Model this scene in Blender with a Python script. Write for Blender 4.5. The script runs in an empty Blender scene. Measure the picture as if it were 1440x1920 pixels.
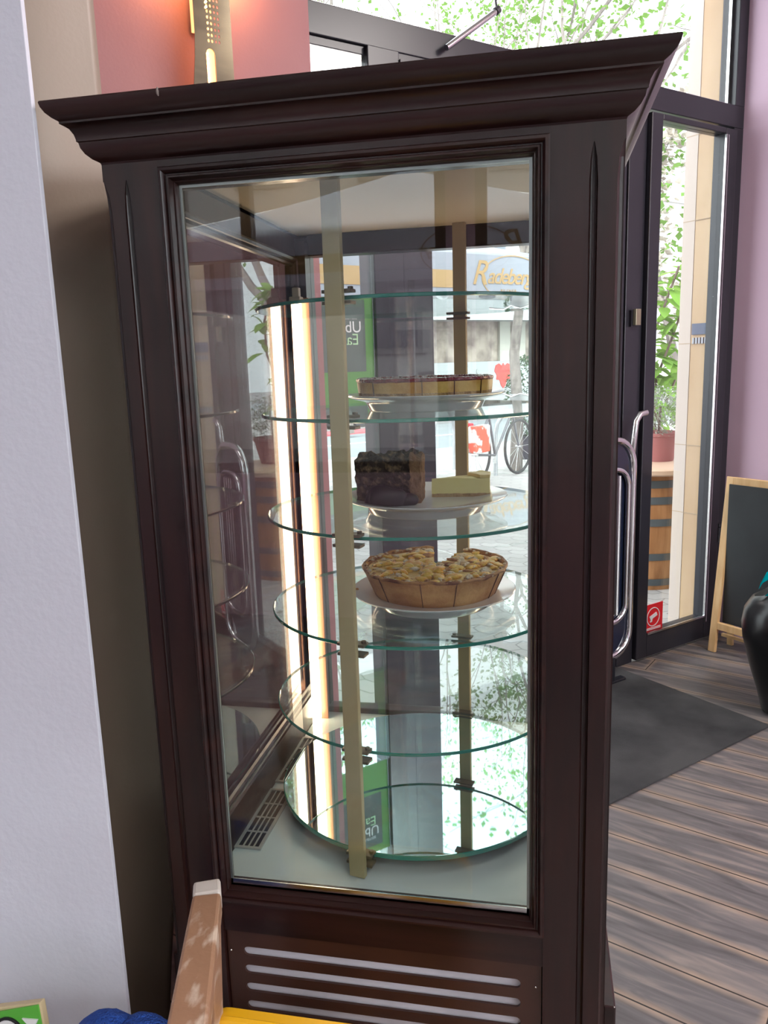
import bpy, bmesh, math, random
from math import pi, sin, cos, radians
from mathutils import Vector, Matrix, noise
random.seed(7)
SC = bpy.context.scene
COL = SC.collection

# ------------------------------------------------------------------ camera, sky, exposure
cam_d = bpy.data.cameras.new('camera')
cam_d.sensor_fit = 'HORIZONTAL'; cam_d.sensor_width = 36.0; cam_d.lens = 36.0 * 1468.1 / 1440.0
cam_d.clip_start = 0.02; cam_d.clip_end = 200
cam = bpy.data.objects.new('camera', cam_d); COL.objects.link(cam)
YAW, PITCH, ROLL = -0.1999, 0.1873, -0.0315
_f = Vector((sin(YAW) * cos(PITCH), cos(YAW) * cos(PITCH), -sin(PITCH)))
_r0 = Vector((cos(YAW), -sin(YAW), 0)); _u0 = _r0.cross(_f)
_r = cos(ROLL) * _r0 + sin(ROLL) * _u0; _u = -sin(ROLL) * _r0 + cos(ROLL) * _u0
cam.matrix_world = Matrix(((_r.x, _u.x, -_f.x, 0.2375), (_r.y, _u.y, -_f.y, -1.0112), (_r.z, _u.z, -_f.z, 1.45), (0, 0, 0, 1)))
SC.camera = cam

w = bpy.data.worlds.new('sky'); SC.world = w; w.use_nodes = True
wn = w.node_tree; wn.nodes.clear()
wo = wn.nodes.new('ShaderNodeOutputWorld'); bg = wn.nodes.new('ShaderNodeBackground')
tc = wn.nodes.new('ShaderNodeTexCoord'); sx = wn.nodes.new('ShaderNodeSeparateXYZ'); cr = wn.nodes.new('ShaderNodeValToRGB')
wn.links.new(tc.outputs['Generated'], sx.inputs[0]); wn.links.new(sx.outputs[2], cr.inputs[0])
cr.color_ramp.elements[0].position = 0.0; cr.color_ramp.elements[0].color = (0.80, 0.86, 0.90, 1)
cr.color_ramp.elements[1].position = 0.5; cr.color_ramp.elements[1].color = (0.93, 0.97, 1.0, 1)
rmp = wn.nodes.new('ShaderNodeMapRange'); rmp.interpolation_type = 'SMOOTHSTEP'   # sky brightened behind the camera, added to light the interior
rmp.inputs['From Min'].default_value = 0.1; rmp.inputs['From Max'].default_value = -0.7; rmp.inputs['To Min'].default_value = 2.4; rmp.inputs['To Max'].default_value = 11.0
wn.links.new(sx.outputs[1], rmp.inputs['Value']); wn.links.new(rmp.outputs[0], bg.inputs[1])
wn.links.new(cr.outputs[0], bg.inputs[0]); wn.links.new(bg.outputs[0], wo.inputs[0])

SC.view_settings.view_transform = 'Standard'; SC.view_settings.look = 'None'
SC.view_settings.gamma = 1.0; SC.view_settings.use_curve_mapping = False
SC.view_settings.exposure = 0.45
cy = SC.cycles
cy.max_bounces = 10; cy.diffuse_bounces = 5; cy.glossy_bounces = 6; cy.transmission_bounces = 8
cy.transparent_max_bounces = 40; cy.caustics_reflective = False; cy.caustics_refractive = False
cy.sample_clamp_indirect = 6.0; cy.use_denoising = True

# ------------------------------------------------------------------ materials
MATS = {}
def pm(name, col, rough=0.5, metal=0.0, var=None, scale=6.0, stretch=(1, 1, 1), bump=0.0, bscale=40.0, coat=0.0, emit=None, es=0.0, lo=0.35, hi=0.65, spec=0.5, detail=4.0):
    if name in MATS: return MATS[name]
    m = bpy.data.materials.new(name); m.use_nodes = True; nt = m.node_tree
    b = nt.nodes['Principled BSDF']
    b.inputs['Base Color'].default_value = (*col, 1); b.inputs['Roughness'].default_value = rough
    b.inputs['Metallic'].default_value = metal; b.inputs['Coat Weight'].default_value = coat
    b.inputs['Coat Roughness'].default_value = 0.12
    b.inputs['Specular IOR Level'].default_value = spec
    if emit: b.inputs['Emission Color'].default_value = (*emit, 1); b.inputs['Emission Strength'].default_value = es
    tcn = nt.nodes.new('ShaderNodeTexCoord')
    if var:
        mp = nt.nodes.new('ShaderNodeMapping'); mp.inputs['Scale'].default_value = stretch
        nz = nt.nodes.new('ShaderNodeTexNoise'); nz.inputs['Scale'].default_value = scale; nz.inputs['Detail'].default_value = detail
        rp = nt.nodes.new('ShaderNodeValToRGB')
        rp.color_ramp.elements[0].position = lo; rp.color_ramp.elements[0].color = (*col, 1)
        rp.color_ramp.elements[1].position = hi; rp.color_ramp.elements[1].color = (*var, 1)
        nt.links.new(tcn.outputs['Object'], mp.inputs[0]); nt.links.new(mp.outputs[0], nz.inputs['Vector'])
        nt.links.new(nz.outputs['Fac'], rp.inputs[0]); nt.links.new(rp.outputs[0], b.inputs['Base Color'])
    if bump:
        n2 = nt.nodes.new('ShaderNodeTexNoise'); n2.inputs['Scale'].default_value = bscale; n2.inputs['Detail'].default_value = 3
        bp = nt.nodes.new('ShaderNodeBump'); bp.inputs['Strength'].default_value = bump; bp.inputs['Distance'].default_value = 0.01
        nt.links.new(tcn.outputs['Object'], n2.inputs['Vector'])
        nt.links.new(n2.outputs['Fac'], bp.inputs['Height']); nt.links.new(bp.outputs[0], b.inputs['Normal'])
    MATS[name] = m
    return m

def glass(name, tint=(0.97, 0.99, 0.98), ior=1.45, rough=0.0):
    if name in MATS: return MATS[name]
    m = bpy.data.materials.new(name); m.use_nodes = True; nt = m.node_tree; nt.nodes.clear()
    o = nt.nodes.new('ShaderNodeOutputMaterial'); mx = nt.nodes.new('ShaderNodeMixShader')
    fr = nt.nodes.new('ShaderNodeFresnel'); fr.inputs['IOR'].default_value = ior
    t = nt.nodes.new('ShaderNodeBsdfTransparent'); t.inputs[0].default_value = (*tint, 1)
    g = nt.nodes.new('ShaderNodeBsdfGlossy'); g.inputs['Roughness'].default_value = rough; g.inputs[0].default_value = (1, 1, 1, 1)
    ge = nt.nodes.new('ShaderNodeNewGeometry'); mr = nt.nodes.new('ShaderNodeMapRange')   # same reflectance on the entry and the exit face
    mr.inputs['To Min'].default_value = ior; mr.inputs['To Max'].default_value = 1.0 / ior
    nt.links.new(ge.outputs['Backfacing'], mr.inputs['Value']); nt.links.new(mr.outputs[0], fr.inputs['IOR'])
    nt.links.new(fr.outputs[0], mx.inputs[0]); nt.links.new(t.outputs[0], mx.inputs[1]); nt.links.new(g.outputs[0], mx.inputs[2])
    nt.links.new(mx.outputs[0], o.inputs[0])
    MATS[name] = m
    return m

def leafm(name, col, tr, amt=0.45):
    if name in MATS: return MATS[name]
    m = bpy.data.materials.new(name); m.use_nodes = True; nt = m.node_tree; nt.nodes.clear()
    o = nt.nodes.new('ShaderNodeOutputMaterial'); mx = nt.nodes.new('ShaderNodeMixShader'); mx.inputs[0].default_value = amt
    d = nt.nodes.new('ShaderNodeBsdfDiffuse'); d.inputs[0].default_value = (*col, 1)
    t = nt.nodes.new('ShaderNodeBsdfTranslucent'); t.inputs[0].default_value = (*tr, 1)
    nt.links.new(d.outputs[0], mx.inputs[1]); nt.links.new(t.outputs[0], mx.inputs[2]); nt.links.new(mx.outputs[0], o.inputs[0])
    MATS[name] = m
    return m

WOOD = pm('dark_mahogany', (0.012, 0.0045, 0.0042), 0.29, var=(0.027, 0.0085, 0.007), scale=5, stretch=(7, 7, 0.7), bump=0.04, bscale=60, coat=0.08, spec=0.4)
WOODH = pm('dark_mahogany_rail', (0.012, 0.0045, 0.0042), 0.29, var=(0.027, 0.0085, 0.007), scale=5, stretch=(0.7, 7, 7), bump=0.04, bscale=60, coat=0.08, spec=0.4)
WOODV = pm('mahogany_vent', (0.035, 0.012, 0.008), 0.35, var=(0.05, 0.017, 0.010), scale=8, coat=0.1)
OLIVE = pm('olive_gold_metal', (0.40, 0.345, 0.19), 0.42, 0.15, var=(0.44, 0.385, 0.22), scale=9, spec=0.4)
CLIP = pm('dull_bronze_clip', (0.13, 0.115, 0.085), 0.4, 0.5)
GLASS = glass('clear_pane_glass', (0.97, 0.985, 0.98))
SHELFG = glass('shelf_glass', (0.93, 0.98, 0.972))
RIM = pm('green_glass_edge', (0.015, 0.26, 0.20), 0.12, emit=None, spec=0.6, coat=0.5)
MIRROR = pm('mirror', (0.66, 0.90, 0.94), 0.02, 1.0)
DECK = pm('pale_grey_deck', (0.58, 0.67, 0.67), 0.35, var=(0.63, 0.72, 0.715), scale=3)
CREAM = pm('cream_panel', (0.74, 0.63, 0.44), 0.55)
SILVER = pm('brushed_steel', (0.62, 0.62, 0.62), 0.22, 1.0)
CHROME = pm('chrome', (0.75, 0.75, 0.76), 0.08, 1.0)
BLACKM = pm('black_metal', (0.012, 0.012, 0.016), 0.28)
ANTHR = pm('anthracite_frame', (0.020, 0.020, 0.027), 0.30, spec=0.5)
DARK = pm('dark_gap', (0.004, 0.004, 0.005), 0.7)
WHITE = pm('white_porcelain', (0.80, 0.82, 0.83), 0.12, coat=0.5)
PINK = pm('pink_plaster', (0.62, 0.45, 0.57), 0.75, var=(0.64, 0.465, 0.585), scale=3, bump=0.05, bscale=120)
PINKW = pm('rose_plaster', (0.40, 0.195, 0.205), 0.75, var=(0.42, 0.21, 0.215), scale=3, bump=0.05, bscale=120)
WALLW = pm('lilac_white_plaster', (0.66, 0.66, 0.73), 0.8, var=(0.68, 0.68, 0.75), scale=4, bump=0.10, bscale=90)
CEILM = pm('ceiling_paint', (0.75, 0.73, 0.70), 0.9)
LEDM = pm('led_warm_white', (1, 0.9, 0.8), 0.5, emit=(1.0, 0.74, 0.50), es=11.0)
PINE = pm('pine_wood', (0.62, 0.38, 0.17), 0.5, var=(0.72, 0.48, 0.24), scale=8, stretch=(5, 5, 0.8))

# ------------------------------------------------------------------ building helpers
class B:
    def __init__(s): s.v = []; s.f = []
    def add(s, vs, fs):
        n = len(s.v); s.v += [Vector(p) for p in vs]; s.f += [tuple(i + n for i in f) for f in fs]
    def box(s, x0, x1, y0, y1, z0, z1):
        s.add([(x0, y0, z0), (x1, y0, z0), (x1, y1, z0), (x0, y1, z0), (x0, y0, z1), (x1, y0, z1), (x1, y1, z1), (x0, y1, z1)],
              [(0, 3, 2, 1), (4, 5, 6, 7), (0, 1, 5, 4), (1, 2, 6, 5), (2, 3, 7, 6), (3, 0, 4, 7)]); return s
    def beam(s, a, b, wd, ht, up=(0, 0, 1), w2=None, h2=None):
        a = Vector(a); b = Vector(b); d = (b - a).normalized(); sd = d.cross(Vector(up)).normalized(); u = sd.cross(d)
        w2 = w2 or wd; h2 = h2 or ht; vs = []
        for p, ww, hh in ((a, wd, ht), (b, w2, h2)):
            for i, j in ((-1, -1), (1, -1), (1, 1), (-1, 1)): vs.append(p + sd * i * ww / 2 + u * j * hh / 2)
        s.add(vs, [(0, 1, 2, 3), (7, 6, 5, 4), (0, 4, 5, 1), (1, 5, 6, 2), (2, 6, 7, 3), (3, 7, 4, 0)]); return s
    def tube(s, pts, r, seg=10, cap=True):
        pts = [Vector(p) for p in pts]; n = len(pts); rs = r if isinstance(r, (list, tuple)) else [r] * n
        prev = None; vs = []
        for i, p in enumerate(pts):
            d = (pts[min(i + 1, n - 1)] - pts[max(i - 1, 0)]).normalized()
            if prev is None:
                prev = d.orthogonal().normalized()
            prev = (prev - d * prev.dot(d)).normalized(); o = d.cross(prev)
            for k in range(seg):
                a = 2 * pi * k / seg; vs.append(p + (prev * cos(a) + o * sin(a)) * rs[i])
        fs = []
        for i in range(n - 1):
            for k in range(seg):
                fs.append((i * seg + k, i * seg + (k + 1) % seg, (i + 1) * seg + (k + 1) % seg, (i + 1) * seg + k))
        if cap: fs.append(tuple(range(seg))[::-1]); fs.append(tuple((n - 1) * seg + k for k in range(seg)))
        s.add(vs, fs); return s
    def lathe(s, prof, c=(0, 0, 0), seg=64, a0=0.0, a1=2 * pi, fn=None):
        full = abs(a1 - a0 - 2 * pi) < 1e-6; m = len(prof); ns = seg if full else seg + 1; vs = []
        for k in range(ns):
            a = a0 + (a1 - a0) * k / seg
            for (r, z) in prof:
                p = Vector((c[0] + r * cos(a), c[1] + r * sin(a), c[2] + z))
                if fn: p = fn(p, a, r, z)
                vs.append(p)
        fs = []
        for k in range(seg):
            k2 = (k + 1) % ns
            for j in range(m - 1):
                fs.append((k * m + j, k2 * m + j, k2 * m + j + 1, k * m + j + 1))
        if not full:
            fs.append(tuple(range(m))[::-1]); fs.append(tuple((ns - 1) * m + j for j in range(m)))
        s.add(vs, fs); return s
    def prism(s, poly, fn, t0, t1):
        n = len(poly); vs = [fn(a, b, t0) for a, b in poly] + [fn(a, b, t1) for a, b in poly]
        s.add(vs, [tuple(range(n)), tuple(range(2 * n - 1, n - 1, -1))] + [(i, i + n, (i + 1) % n + n, (i + 1) % n) for i in range(n)]); return s
    def rsweep(s, prof, a0, a1, b0, b1, fn):
        n = len(prof); vs = []
        for sa, sb in ((-1, -1), (1, -1), (1, 1), (-1, 1)):
            for (o, h) in prof:
                vs.append(fn((a0 - o) if sa < 0 else (a1 + o), (b0 - o) if sb < 0 else (b1 + o), h))
        fs = []
        for k in range(4):
            k2 = (k + 1) % 4
            for j in range(n - 1): fs.append((k * n + j, k2 * n + j, k2 * n + j + 1, k * n + j + 1))
        s.add(vs, fs); return s
    def blob(s, c, r, sq=(1, 1, 1), amp=0.0, fr=8.0, sub=2):
        bm = bmesh.new(); bmesh.ops.create_icosphere(bm, subdivisions=sub, radius=1.0); c = Vector(c); vs = []
        for v in bm.verts:
            p = Vector((v.co.x * sq[0], v.co.y * sq[1], v.co.z * sq[2])) * r
            if amp: p = p * (1 + amp * noise.noise((p + c) * fr))
            vs.append(p + c)
        fs = [tuple(v.index for v in f.verts) for f in bm.faces]; bm.free(); s.add(vs, fs); return s
    def build(s, name, mat, parent=None, M=None, smooth=False, bevel=0.0, fixn=True):
        vs = [M @ v for v in s.v] if M else s.v
        me = bpy.data.meshes.new(name)
        if parent is None:
            lo = Vector((min(v.x for v in vs), min(v.y for v in vs), min(v.z for v in vs))); hi = Vector((max(v.x for v in vs), max(v.y for v in vs), 0))
            org = Vector(((lo.x + hi.x) / 2, (lo.y + hi.y) / 2, lo.z))
        else: org = Vector((0, 0, 0))
        me.from_pydata([v - org for v in vs], [], s.f)
        if fixn:
            bm = bmesh.new(); bm.from_mesh(me); bmesh.ops.recalc_face_normals(bm, faces=bm.faces); bm.to_mesh(me); bm.free()
        me.materials.append(mat)
        o = bpy.data.objects.new(name, me); COL.objects.link(o); o.location = org
        if smooth:
            for p in me.polygons: p.use_smooth = True
            me.set_sharp_from_angle(angle=radians(smooth if smooth > 1 else 35))
        if bevel:
            md = o.modifiers.new('bevel', 'BEVEL'); md.width = bevel; md.segments = 2; md.limit_method = 'ANGLE'; md.angle_limit = radians(40)
        if parent is not None: attach(o, parent)
        return o

def root_of(o):
    m = Matrix.Identity(4)
    if o.parent is not None:
        return root_of(o.parent) @ o.matrix_parent_inverse @ o.matrix_basis
    return Matrix.Translation(o.location) @ o.rotation_euler.to_matrix().to_4x4()
def attach(o, parent):
    o.parent = parent; o.matrix_parent_inverse = root_of(parent).inverted()
def tag(o, label=None, cat=None, group=None, kind=None):
    for k, v in (('label', label), ('category', cat), ('group', group), ('kind', kind)):
        if v: o[k] = v
    return o
def thing(name, label, cat, loc=(0, 0, 0), group=None):
    o = bpy.data.objects.new(name, None); o.empty_display_size = 0.05; COL.objects.link(o); o.location = loc
    return tag(o, label, cat, group)
def struct(o): o['kind'] = 'structure'; return o
def copy_thing(root, loc, label):
    r = root.copy(); COL.objects.link(r); r.location = loc; r['label'] = label
    for ch in list(root.children):
        c = ch.copy(); COL.objects.link(c); c.parent = r
        for g in list(ch.children):
            d = g.copy(); COL.objects.link(d); d.parent = c
    return r
def text_mesh(name, body, size, M, mat, parent, ext=0.0008, shear=0.0, align='CENTER', spacing=1.0, offset=0.0):
    cu = bpy.data.curves.new(name, 'FONT'); cu.body = body; cu.size = size; cu.extrude = ext; cu.shear = shear
    cu.align_x = align; cu.align_y = 'CENTER'; cu.space_character = spacing; cu.offset = offset
    t = bpy.data.objects.new(name, cu); COL.objects.link(t)
    me = bpy.data.meshes.new_from_object(t.evaluated_get(bpy.context.evaluated_depsgraph_get()))
    bpy.data.objects.remove(t); bpy.data.curves.remove(cu)
    me.transform(M); me.materials.clear(); me.materials.append(mat)
    o = bpy.data.objects.new(name, me); COL.objects.link(o); attach(o, parent)
    return o
def slab2d(name, outline, holes, ext, M, mat, parent):
    cu = bpy.data.curves.new(name, 'CURVE'); cu.dimensions = '2D'; cu.fill_mode = 'BOTH'; cu.extrude = ext
    for pl in [outline] + holes:
        sp = cu.splines.new('POLY'); sp.points.add(len(pl) - 1); sp.use_cyclic_u = True
        for i, (a, b) in enumerate(pl): sp.points[i].co = (a, b, 0, 1)
    t = bpy.data.objects.new(name, cu); COL.objects.link(t)
    me = bpy.data.meshes.new_from_object(t.evaluated_get(bpy.context.evaluated_depsgraph_get()))
    bpy.data.objects.remove(t); bpy.data.curves.remove(cu)
    me.transform(M); me.materials.clear(); me.materials.append(mat)
    o = bpy.data.objects.new(name, me); COL.objects.link(o); attach(o, parent)
    return o
def ring(cx, cz, rx, rz, n=40): return [(cx + rx * cos(2 * pi * k / n), cz + rz * sin(2 * pi * k / n)) for k in range(n)]
# plane of x right, z up, facing -y
def MXZ(x, y, z, mir=1): return Matrix(((mir, 0, 0, x), (0, 0, -1, y), (0, 1, 0, z), (0, 0, 0, 1)))

# street front frame: u along the shop front, v outwards to the street, z up
A = Vector((0.7174, 0.6967, 0)); O = Vector((-0.6967, 0.7174, 0)); P0 = Vector((0.691, 2.728, 0))
MF = Matrix(((A.x, O.x, 0, P0.x), (A.y, O.y, 0, P0.y), (0, 0, 1, 0), (0, 0, 0, 1)))
def W(u, v, z=0.0): return MF @ Vector((u, v, z))
def Fxz(u, v, z, mir=1): return MF @ MXZ(u, v, z, mir)

# ------------------------------------------------------------------ room shell
def floor_mat():
    m = bpy.data.materials.new('dark_oak_planks'); m.use_nodes = True; nt = m.node_tree; b = nt.nodes['Principled BSDF']
    tcn = nt.nodes.new('ShaderNodeTexCoord'); mp = nt.nodes.new('ShaderNodeMapping'); mp.inputs['Rotation'].default_value = (0, 0, radians(24.6)); mp.inputs['Location'].default_value = (-0.42, 0, 0)
    br = nt.nodes.new('ShaderNodeTexBrick'); br.inputs['Scale'].default_value = 1.0; br.inputs['Brick Width'].default_value = 2.3
    br.inputs['Row Height'].default_value = 0.1495; br.inputs['Mortar Size'].default_value = 0.0022; br.offset = 0.37
    br.inputs['Mortar Smooth'].default_value = 0.0
    br.inputs['Color1'].default_value = (0.0, 0.0, 0.0, 1); br.inputs['Color2'].default_value = (1, 1, 1, 1); br.inputs['Mortar'].default_value = (0.5, 0.5, 0.5, 1)
    nt.links.new(tcn.outputs['Object'], mp.inputs[0]); nt.links.new(mp.outputs[0], br.inputs['Vector'])
    # wear along the plank edges
    b2 = nt.nodes.new('ShaderNodeTexBrick'); b2.inputs['Scale'].default_value = 1.0; b2.inputs['Brick Width'].default_value = 2.3
    b2.inputs['Row Height'].default_value = 0.1495; b2.inputs['Mortar Size'].default_value = 0.026; b2.inputs['Mortar Smooth'].default_value = 1.0; b2.offset = 0.37
    nt.links.new(mp.outputs[0], b2.inputs['Vector'])
    m2 = nt.nodes.new('ShaderNodeMapping'); m2.inputs['Scale'].default_value = (1.2, 9, 1)
    nt.links.new(mp.outputs[0], m2.inputs[0])
    ad = nt.nodes.new('ShaderNodeVectorMath'); ad.operation = 'ADD'
    sc = nt.nodes.new('ShaderNodeVectorMath'); sc.operation = 'SCALE'; sc.inputs['Scale'].default_value = 7.0
    nt.links.new(br.outputs['Color'], sc.inputs[0]); nt.links.new(m2.outputs[0], ad.inputs[0]); nt.links.new(sc.outputs[0], ad.inputs[1])
    nz = nt.nodes.new('ShaderNodeTexNoise'); nz.inputs['Scale'].default_value = 2.6; nz.inputs['Detail'].default_value = 8; nz.inputs['Distortion'].default_value = 1.1
    nt.links.new(ad.outputs[0], nz.inputs['Vector'])
    rp = nt.nodes.new('ShaderNodeValToRGB'); e = rp.color_ramp.elements
    e[0].position = 0.30; e[0].color = (0.062, 0.057, 0.058, 1); e[1].position = 0.72; e[1].color = (0.225, 0.19, 0.172, 1)
    el = rp.color_ramp.elements.new(0.52); el.color = (0.118, 0.108, 0.112, 1)
    nt.links.new(nz.outputs['Fac'], rp.inputs[0])
    n3 = nt.nodes.new('ShaderNodeTexNoise'); n3.inputs['Scale'].default_value = 9; n3.inputs['Detail'].default_value = 4
    nt.links.new(mp.outputs[0], n3.inputs['Vector'])
    mu = nt.nodes.new('ShaderNodeMath'); mu.operation = 'MULTIPLY'; nt.links.new(b2.outputs['Fac'], mu.inputs[0]); nt.links.new(n3.outputs['Fac'], mu.inputs[1])
    mw = nt.nodes.new('ShaderNodeMixRGB'); mw.inputs[2].default_value = (0.42, 0.30, 0.21, 1)
    nt.links.new(mu.outputs[0], mw.inputs[0]); nt.links.new(rp.outputs[0], mw.inputs[1])
    mg = nt.nodes.new('ShaderNodeMixRGB'); mg.inputs[2].default_value = (0.012, 0.009, 0.008, 1)
    nt.links.new(br.outputs['Fac'], mg.inputs[0]); nt.links.new(mw.outputs[0], mg.inputs[1]); nt.links.new(mg.outputs[0], b.inputs['Base Color'])
    b.inputs['Roughness'].default_value = 0.42
    bp = nt.nodes.new('ShaderNodeBump'); bp.inputs['Strength'].default_value = 0.25; bp.inputs['Distance'].default_value = 0.004
    nt.links.new(nz.outputs['Fac'], bp.inputs['Height']); nt.links.new(bp.outputs[0], b.inputs['Normal'])
    return m
def xy(a, b, h): return (a, b, h)
FQ = W(0.66, 0.0); FL = W(-4.59, 0.0)
room = [(FL.x, FL.y), (FQ.x, FQ.y), (4.98, -0.78), (4.98, -3.2), (-2.6, -3.2)]
fl = B().prism(room, xy, -0.10, 0.0).build('floor', floor_mat()); struct(fl)
fl.data.transform(Matrix.Translation(fl.location)); fl.location = (0, 0, 0)
struct(B().prism(room, xy, 3.45, 3.6).build('ceiling', CEILM))
# right wall runs from the door frame back into the room
struct(B().box(0.66, 0.86, -5.6, 0.02, 0, 3.45).build('wall_right', PINK, M=MF))
struct(B().box(-2.75, -2.6, -3.2, FL.y, 0, 3.45).build('wall_left', WALLW))
# rose pier and solid front wall on the left of the shop front
struct(B().box(-4.6, -1.77, -0.25, 0.14, 0, 3.45).build('wall_pier', PINKW, M=MF))
# lilac white wall stub in the left foreground
struct(B().box(-1.95, -0.3935, -0.05, -0.042, 0, 3.45).build('wall_stub', WALLW, bevel=0.001))
# back wall of the cafe: tall windows behind the photographer
bw = B(); ops = [(-2.45, -0.25), (-0.10, 2.15), (2.30, 4.75)]
bw.box(-2.6, 4.98, -3.35, -3.2, 0, 0.85); bw.box(-2.6, 4.98, -3.35, -3.2, 3.3, 3.45)
xs = [-2.6] + [c for o_ in ops for c in o_] + [4.98]
for i in range(0, len(xs), 2): bw.box(xs[i], xs[i + 1], -3.35, -3.2, 0.85, 3.3)
struct(bw.build('wall_back', PINK))
for i, (a, b_) in enumerate(ops):
    wf = struct(B().build('x', ANTHR) if False else bpy.data.objects.new('window_%d' % (i + 2), None)); COL.objects.link(wf); wf.location = ((a + b_) / 2, -3.27, 0.85)
    fr = B(); fr.box(a, a + .06, -3.3, -3.23, .85, 3.3); fr.box(b_ - .06, b_, -3.3, -3.23, .85, 3.3); fr.box(a + .06, b_ - .06, -3.3, -3.23, .85, .91)
    fr.box(a + .06, b_ - .06, -3.3, -3.23, 3.24, 3.3); fr.box((a + b_) / 2 - .03, (a + b_) / 2 + .03, -3.3, -3.23, .91, 3.24)
    fr.build('window_frame', ANTHR, wf)
    B().box(a + .06, b_ - .06, -3.268, -3.262, .91, 3.24).build('pane', GLASS, wf)
bs_ = B(); bs_.box(4.98, 5.1, -3.2, -0.78, 0, 0.45); bs_.box(4.98, 5.1, -3.2, -0.78, 3.3, 3.45); bs_.box(4.98, 5.1, -3.2, -3.05, 0.45, 3.3); bs_.box(4.98, 5.1, -0.93, -0.78, 0.45, 3.3)
struct(bs_.build('wall_side', PINK))

for i, (x, y, pw) in enumerate(((2.35, 0.75, 85), (1.6, -2.1, 22))):  # two unseen area lights added overhead to brighten walls and floor
    cl = thing('added_fill_light', ('added unseen fill light panel over the entrance mat', 'added unseen fill light panel over the seating')[i], 'added fill light', (x, y, 3.40))
    B().box(x - .6, x + .6, y - .6, y + .6, 3.41, 3.45).build('fill_light_box', CEILM, cl)
    al = bpy.data.lights.new('fill_light', 'AREA'); al.shape = 'SQUARE'; al.size = 1.15; al.energy = pw; al.color = (1.0, 0.93, 0.88)
    ao = bpy.data.objects.new('fill_light', al); COL.objects.link(ao); ao.location = (x, y, 3.405); attach(ao, cl)

# ------------------------------------------------------------------ shop front
win = struct(bpy.data.objects.new('window_1', None)); COL.objects.link(win); win.location = W(-1.5, 0.04, 0)
fr = B()
fr.box(-1.77, 0.66, 0.0, 0.09, 2.476, 2.572)            # transom bar
fr.box(-1.77, 0.66, 0.0, 0.09, 3.37, 3.45)
fr.box(0.59, 0.66, 0.0, 0.09, 0, 2.476); fr.box(0.59, 0.66, 0.0, 0.09, 2.572, 3.37)
fr.box(-1.425, -1.30, -0.01, 0.09, 0, 2.476)            # post
fr.box(-1.77, -1.425, 0.0, 0.08, 0.0, 0.14)
fr.box(-1.77, -1.42, 0.01, 0.07, 2.448, 2.476)
fr.box(-1.30, -0.13, 0.0, 0.09, 2.30, 2.476)            # header over the left leaf
fr.box(-0.13, -0.02, 0.0, 0.09, 0, 2.476)
fr.build('window_frame', ANTHR, win, MF, bevel=0.003)
bead = B(); bead.box(-1.75, 0.60, 0.018, 0.03, 2.574, 2.580); bead.box(0.572, 0.590, 0.03, 0.045, 2.58, 3.37)
bead.box(0.545, 0.552, -0.004, 0.0, 0.16, 2.44)
bead.build('glazing_bead', SILVER, win, MF)
pn = B(); pn.box(-1.77, 0.59, 0.042, 0.048, 2.572, 3.37); pn.box(-1.77, -1.425, 0.010, 0.015, 0.14, 2.448)
pn.build('pane', GLASS, win, MF)
# left glass leaf
d1 = struct(bpy.data.objects.new('door_1', None)); COL.objects.link(d1); d1.location = W(-0.7, 0.04, 0)
fr = B(); fr.box(-1.295, -1.165, 0.005, 0.065, 0.01, 2.30); fr.box(-0.20, -0.135, 0.005, 0.065, 0.01, 2.30)
fr.box(-1.165, -0.20, 0.005, 0.065, 0.01, 0.09); fr.box(-1.165, -0.20, 0.005, 0.065, 2.22, 2.30)
fr.build('door_frame', ANTHR, d1, MF, bevel=0.003)
B().box(-1.165, -0.20, 0.032, 0.038, 0.09, 2.22).build('pane', GLASS, d1, MF)
# right leaf
d2 = struct(bpy.data.objects.new('door_2', None)); COL.objects.link(d2); d2.location = W(0.3, 0.02, 0)
fr = B(); fr.box(-0.015, 0.058, -0.02, 0.045, 0.012, 2.46); fr.box(0.500, 0.585, -0.02, 0.045, 0.012, 2.46)
fr.box(0.058, 0.500, -0.02, 0.045, 0.012, 0.125); fr.box(0.058, 0.500, -0.02, 0.045, 2.435, 2.46)
fr.build('door_frame', ANTHR, d2, MF, bevel=0.004)
B().box(0.058, 0.500, 0.008, 0.014, 0.125, 2.435).build('pane', GLASS, d2, MF)
b_ = B(); b_.box(0.058, 0.500, -0.026, -0.018, 0.127, 0.136); b_.box(0.494, 0.500, -0.028, -0.018, 0.136, 2.43); b_.box(0.510, 0.516, -0.026, -0.0195, 0.10, 2.43)
b_.build('glazing_bead', SILVER, d2, MF)
hk = B(); hk.tube([(-0.12, -0.02, 1.00), (-0.12, -0.05, 1.01), (-0.12, -0.06, 1.11), (-0.112, -0.06, 1.165), (-0.085, -0.06, 1.195), (-0.045, -0.06, 1.20)], 0.0135, 12)
hk.box(-0.10, -0.06, -0.006, 0.0, 0.86, 1.06)
hk.build('door_handle', SILVER, d2, MF, smooth=35)
lk = B(); lk.box(-0.105, -0.075, -0.012, -0.0, 1.575, 1.645); lk.build('lock_housing', ANTHR, d2, MF)
B().box(-0.095, -0.062, -0.030, -0.012, 1.58, 1.65).build('lock_cylinder', pm('brass_grey', (0.35, 0.32, 0.22), 0.35, 0.8), d2, MF, bevel=0.002)
hg = B(); hg.tube([(0.60, -0.012, 0.50), (0.60, -0.012, 0.58)], 0.010, 10); hg.tube([(0.60, -0.012, 0.585), (0.60, -0.012, 0.60)], 0.013, 10)
hg.build('hinge', BLACKM, d2, MF, smooth=35)
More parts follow.
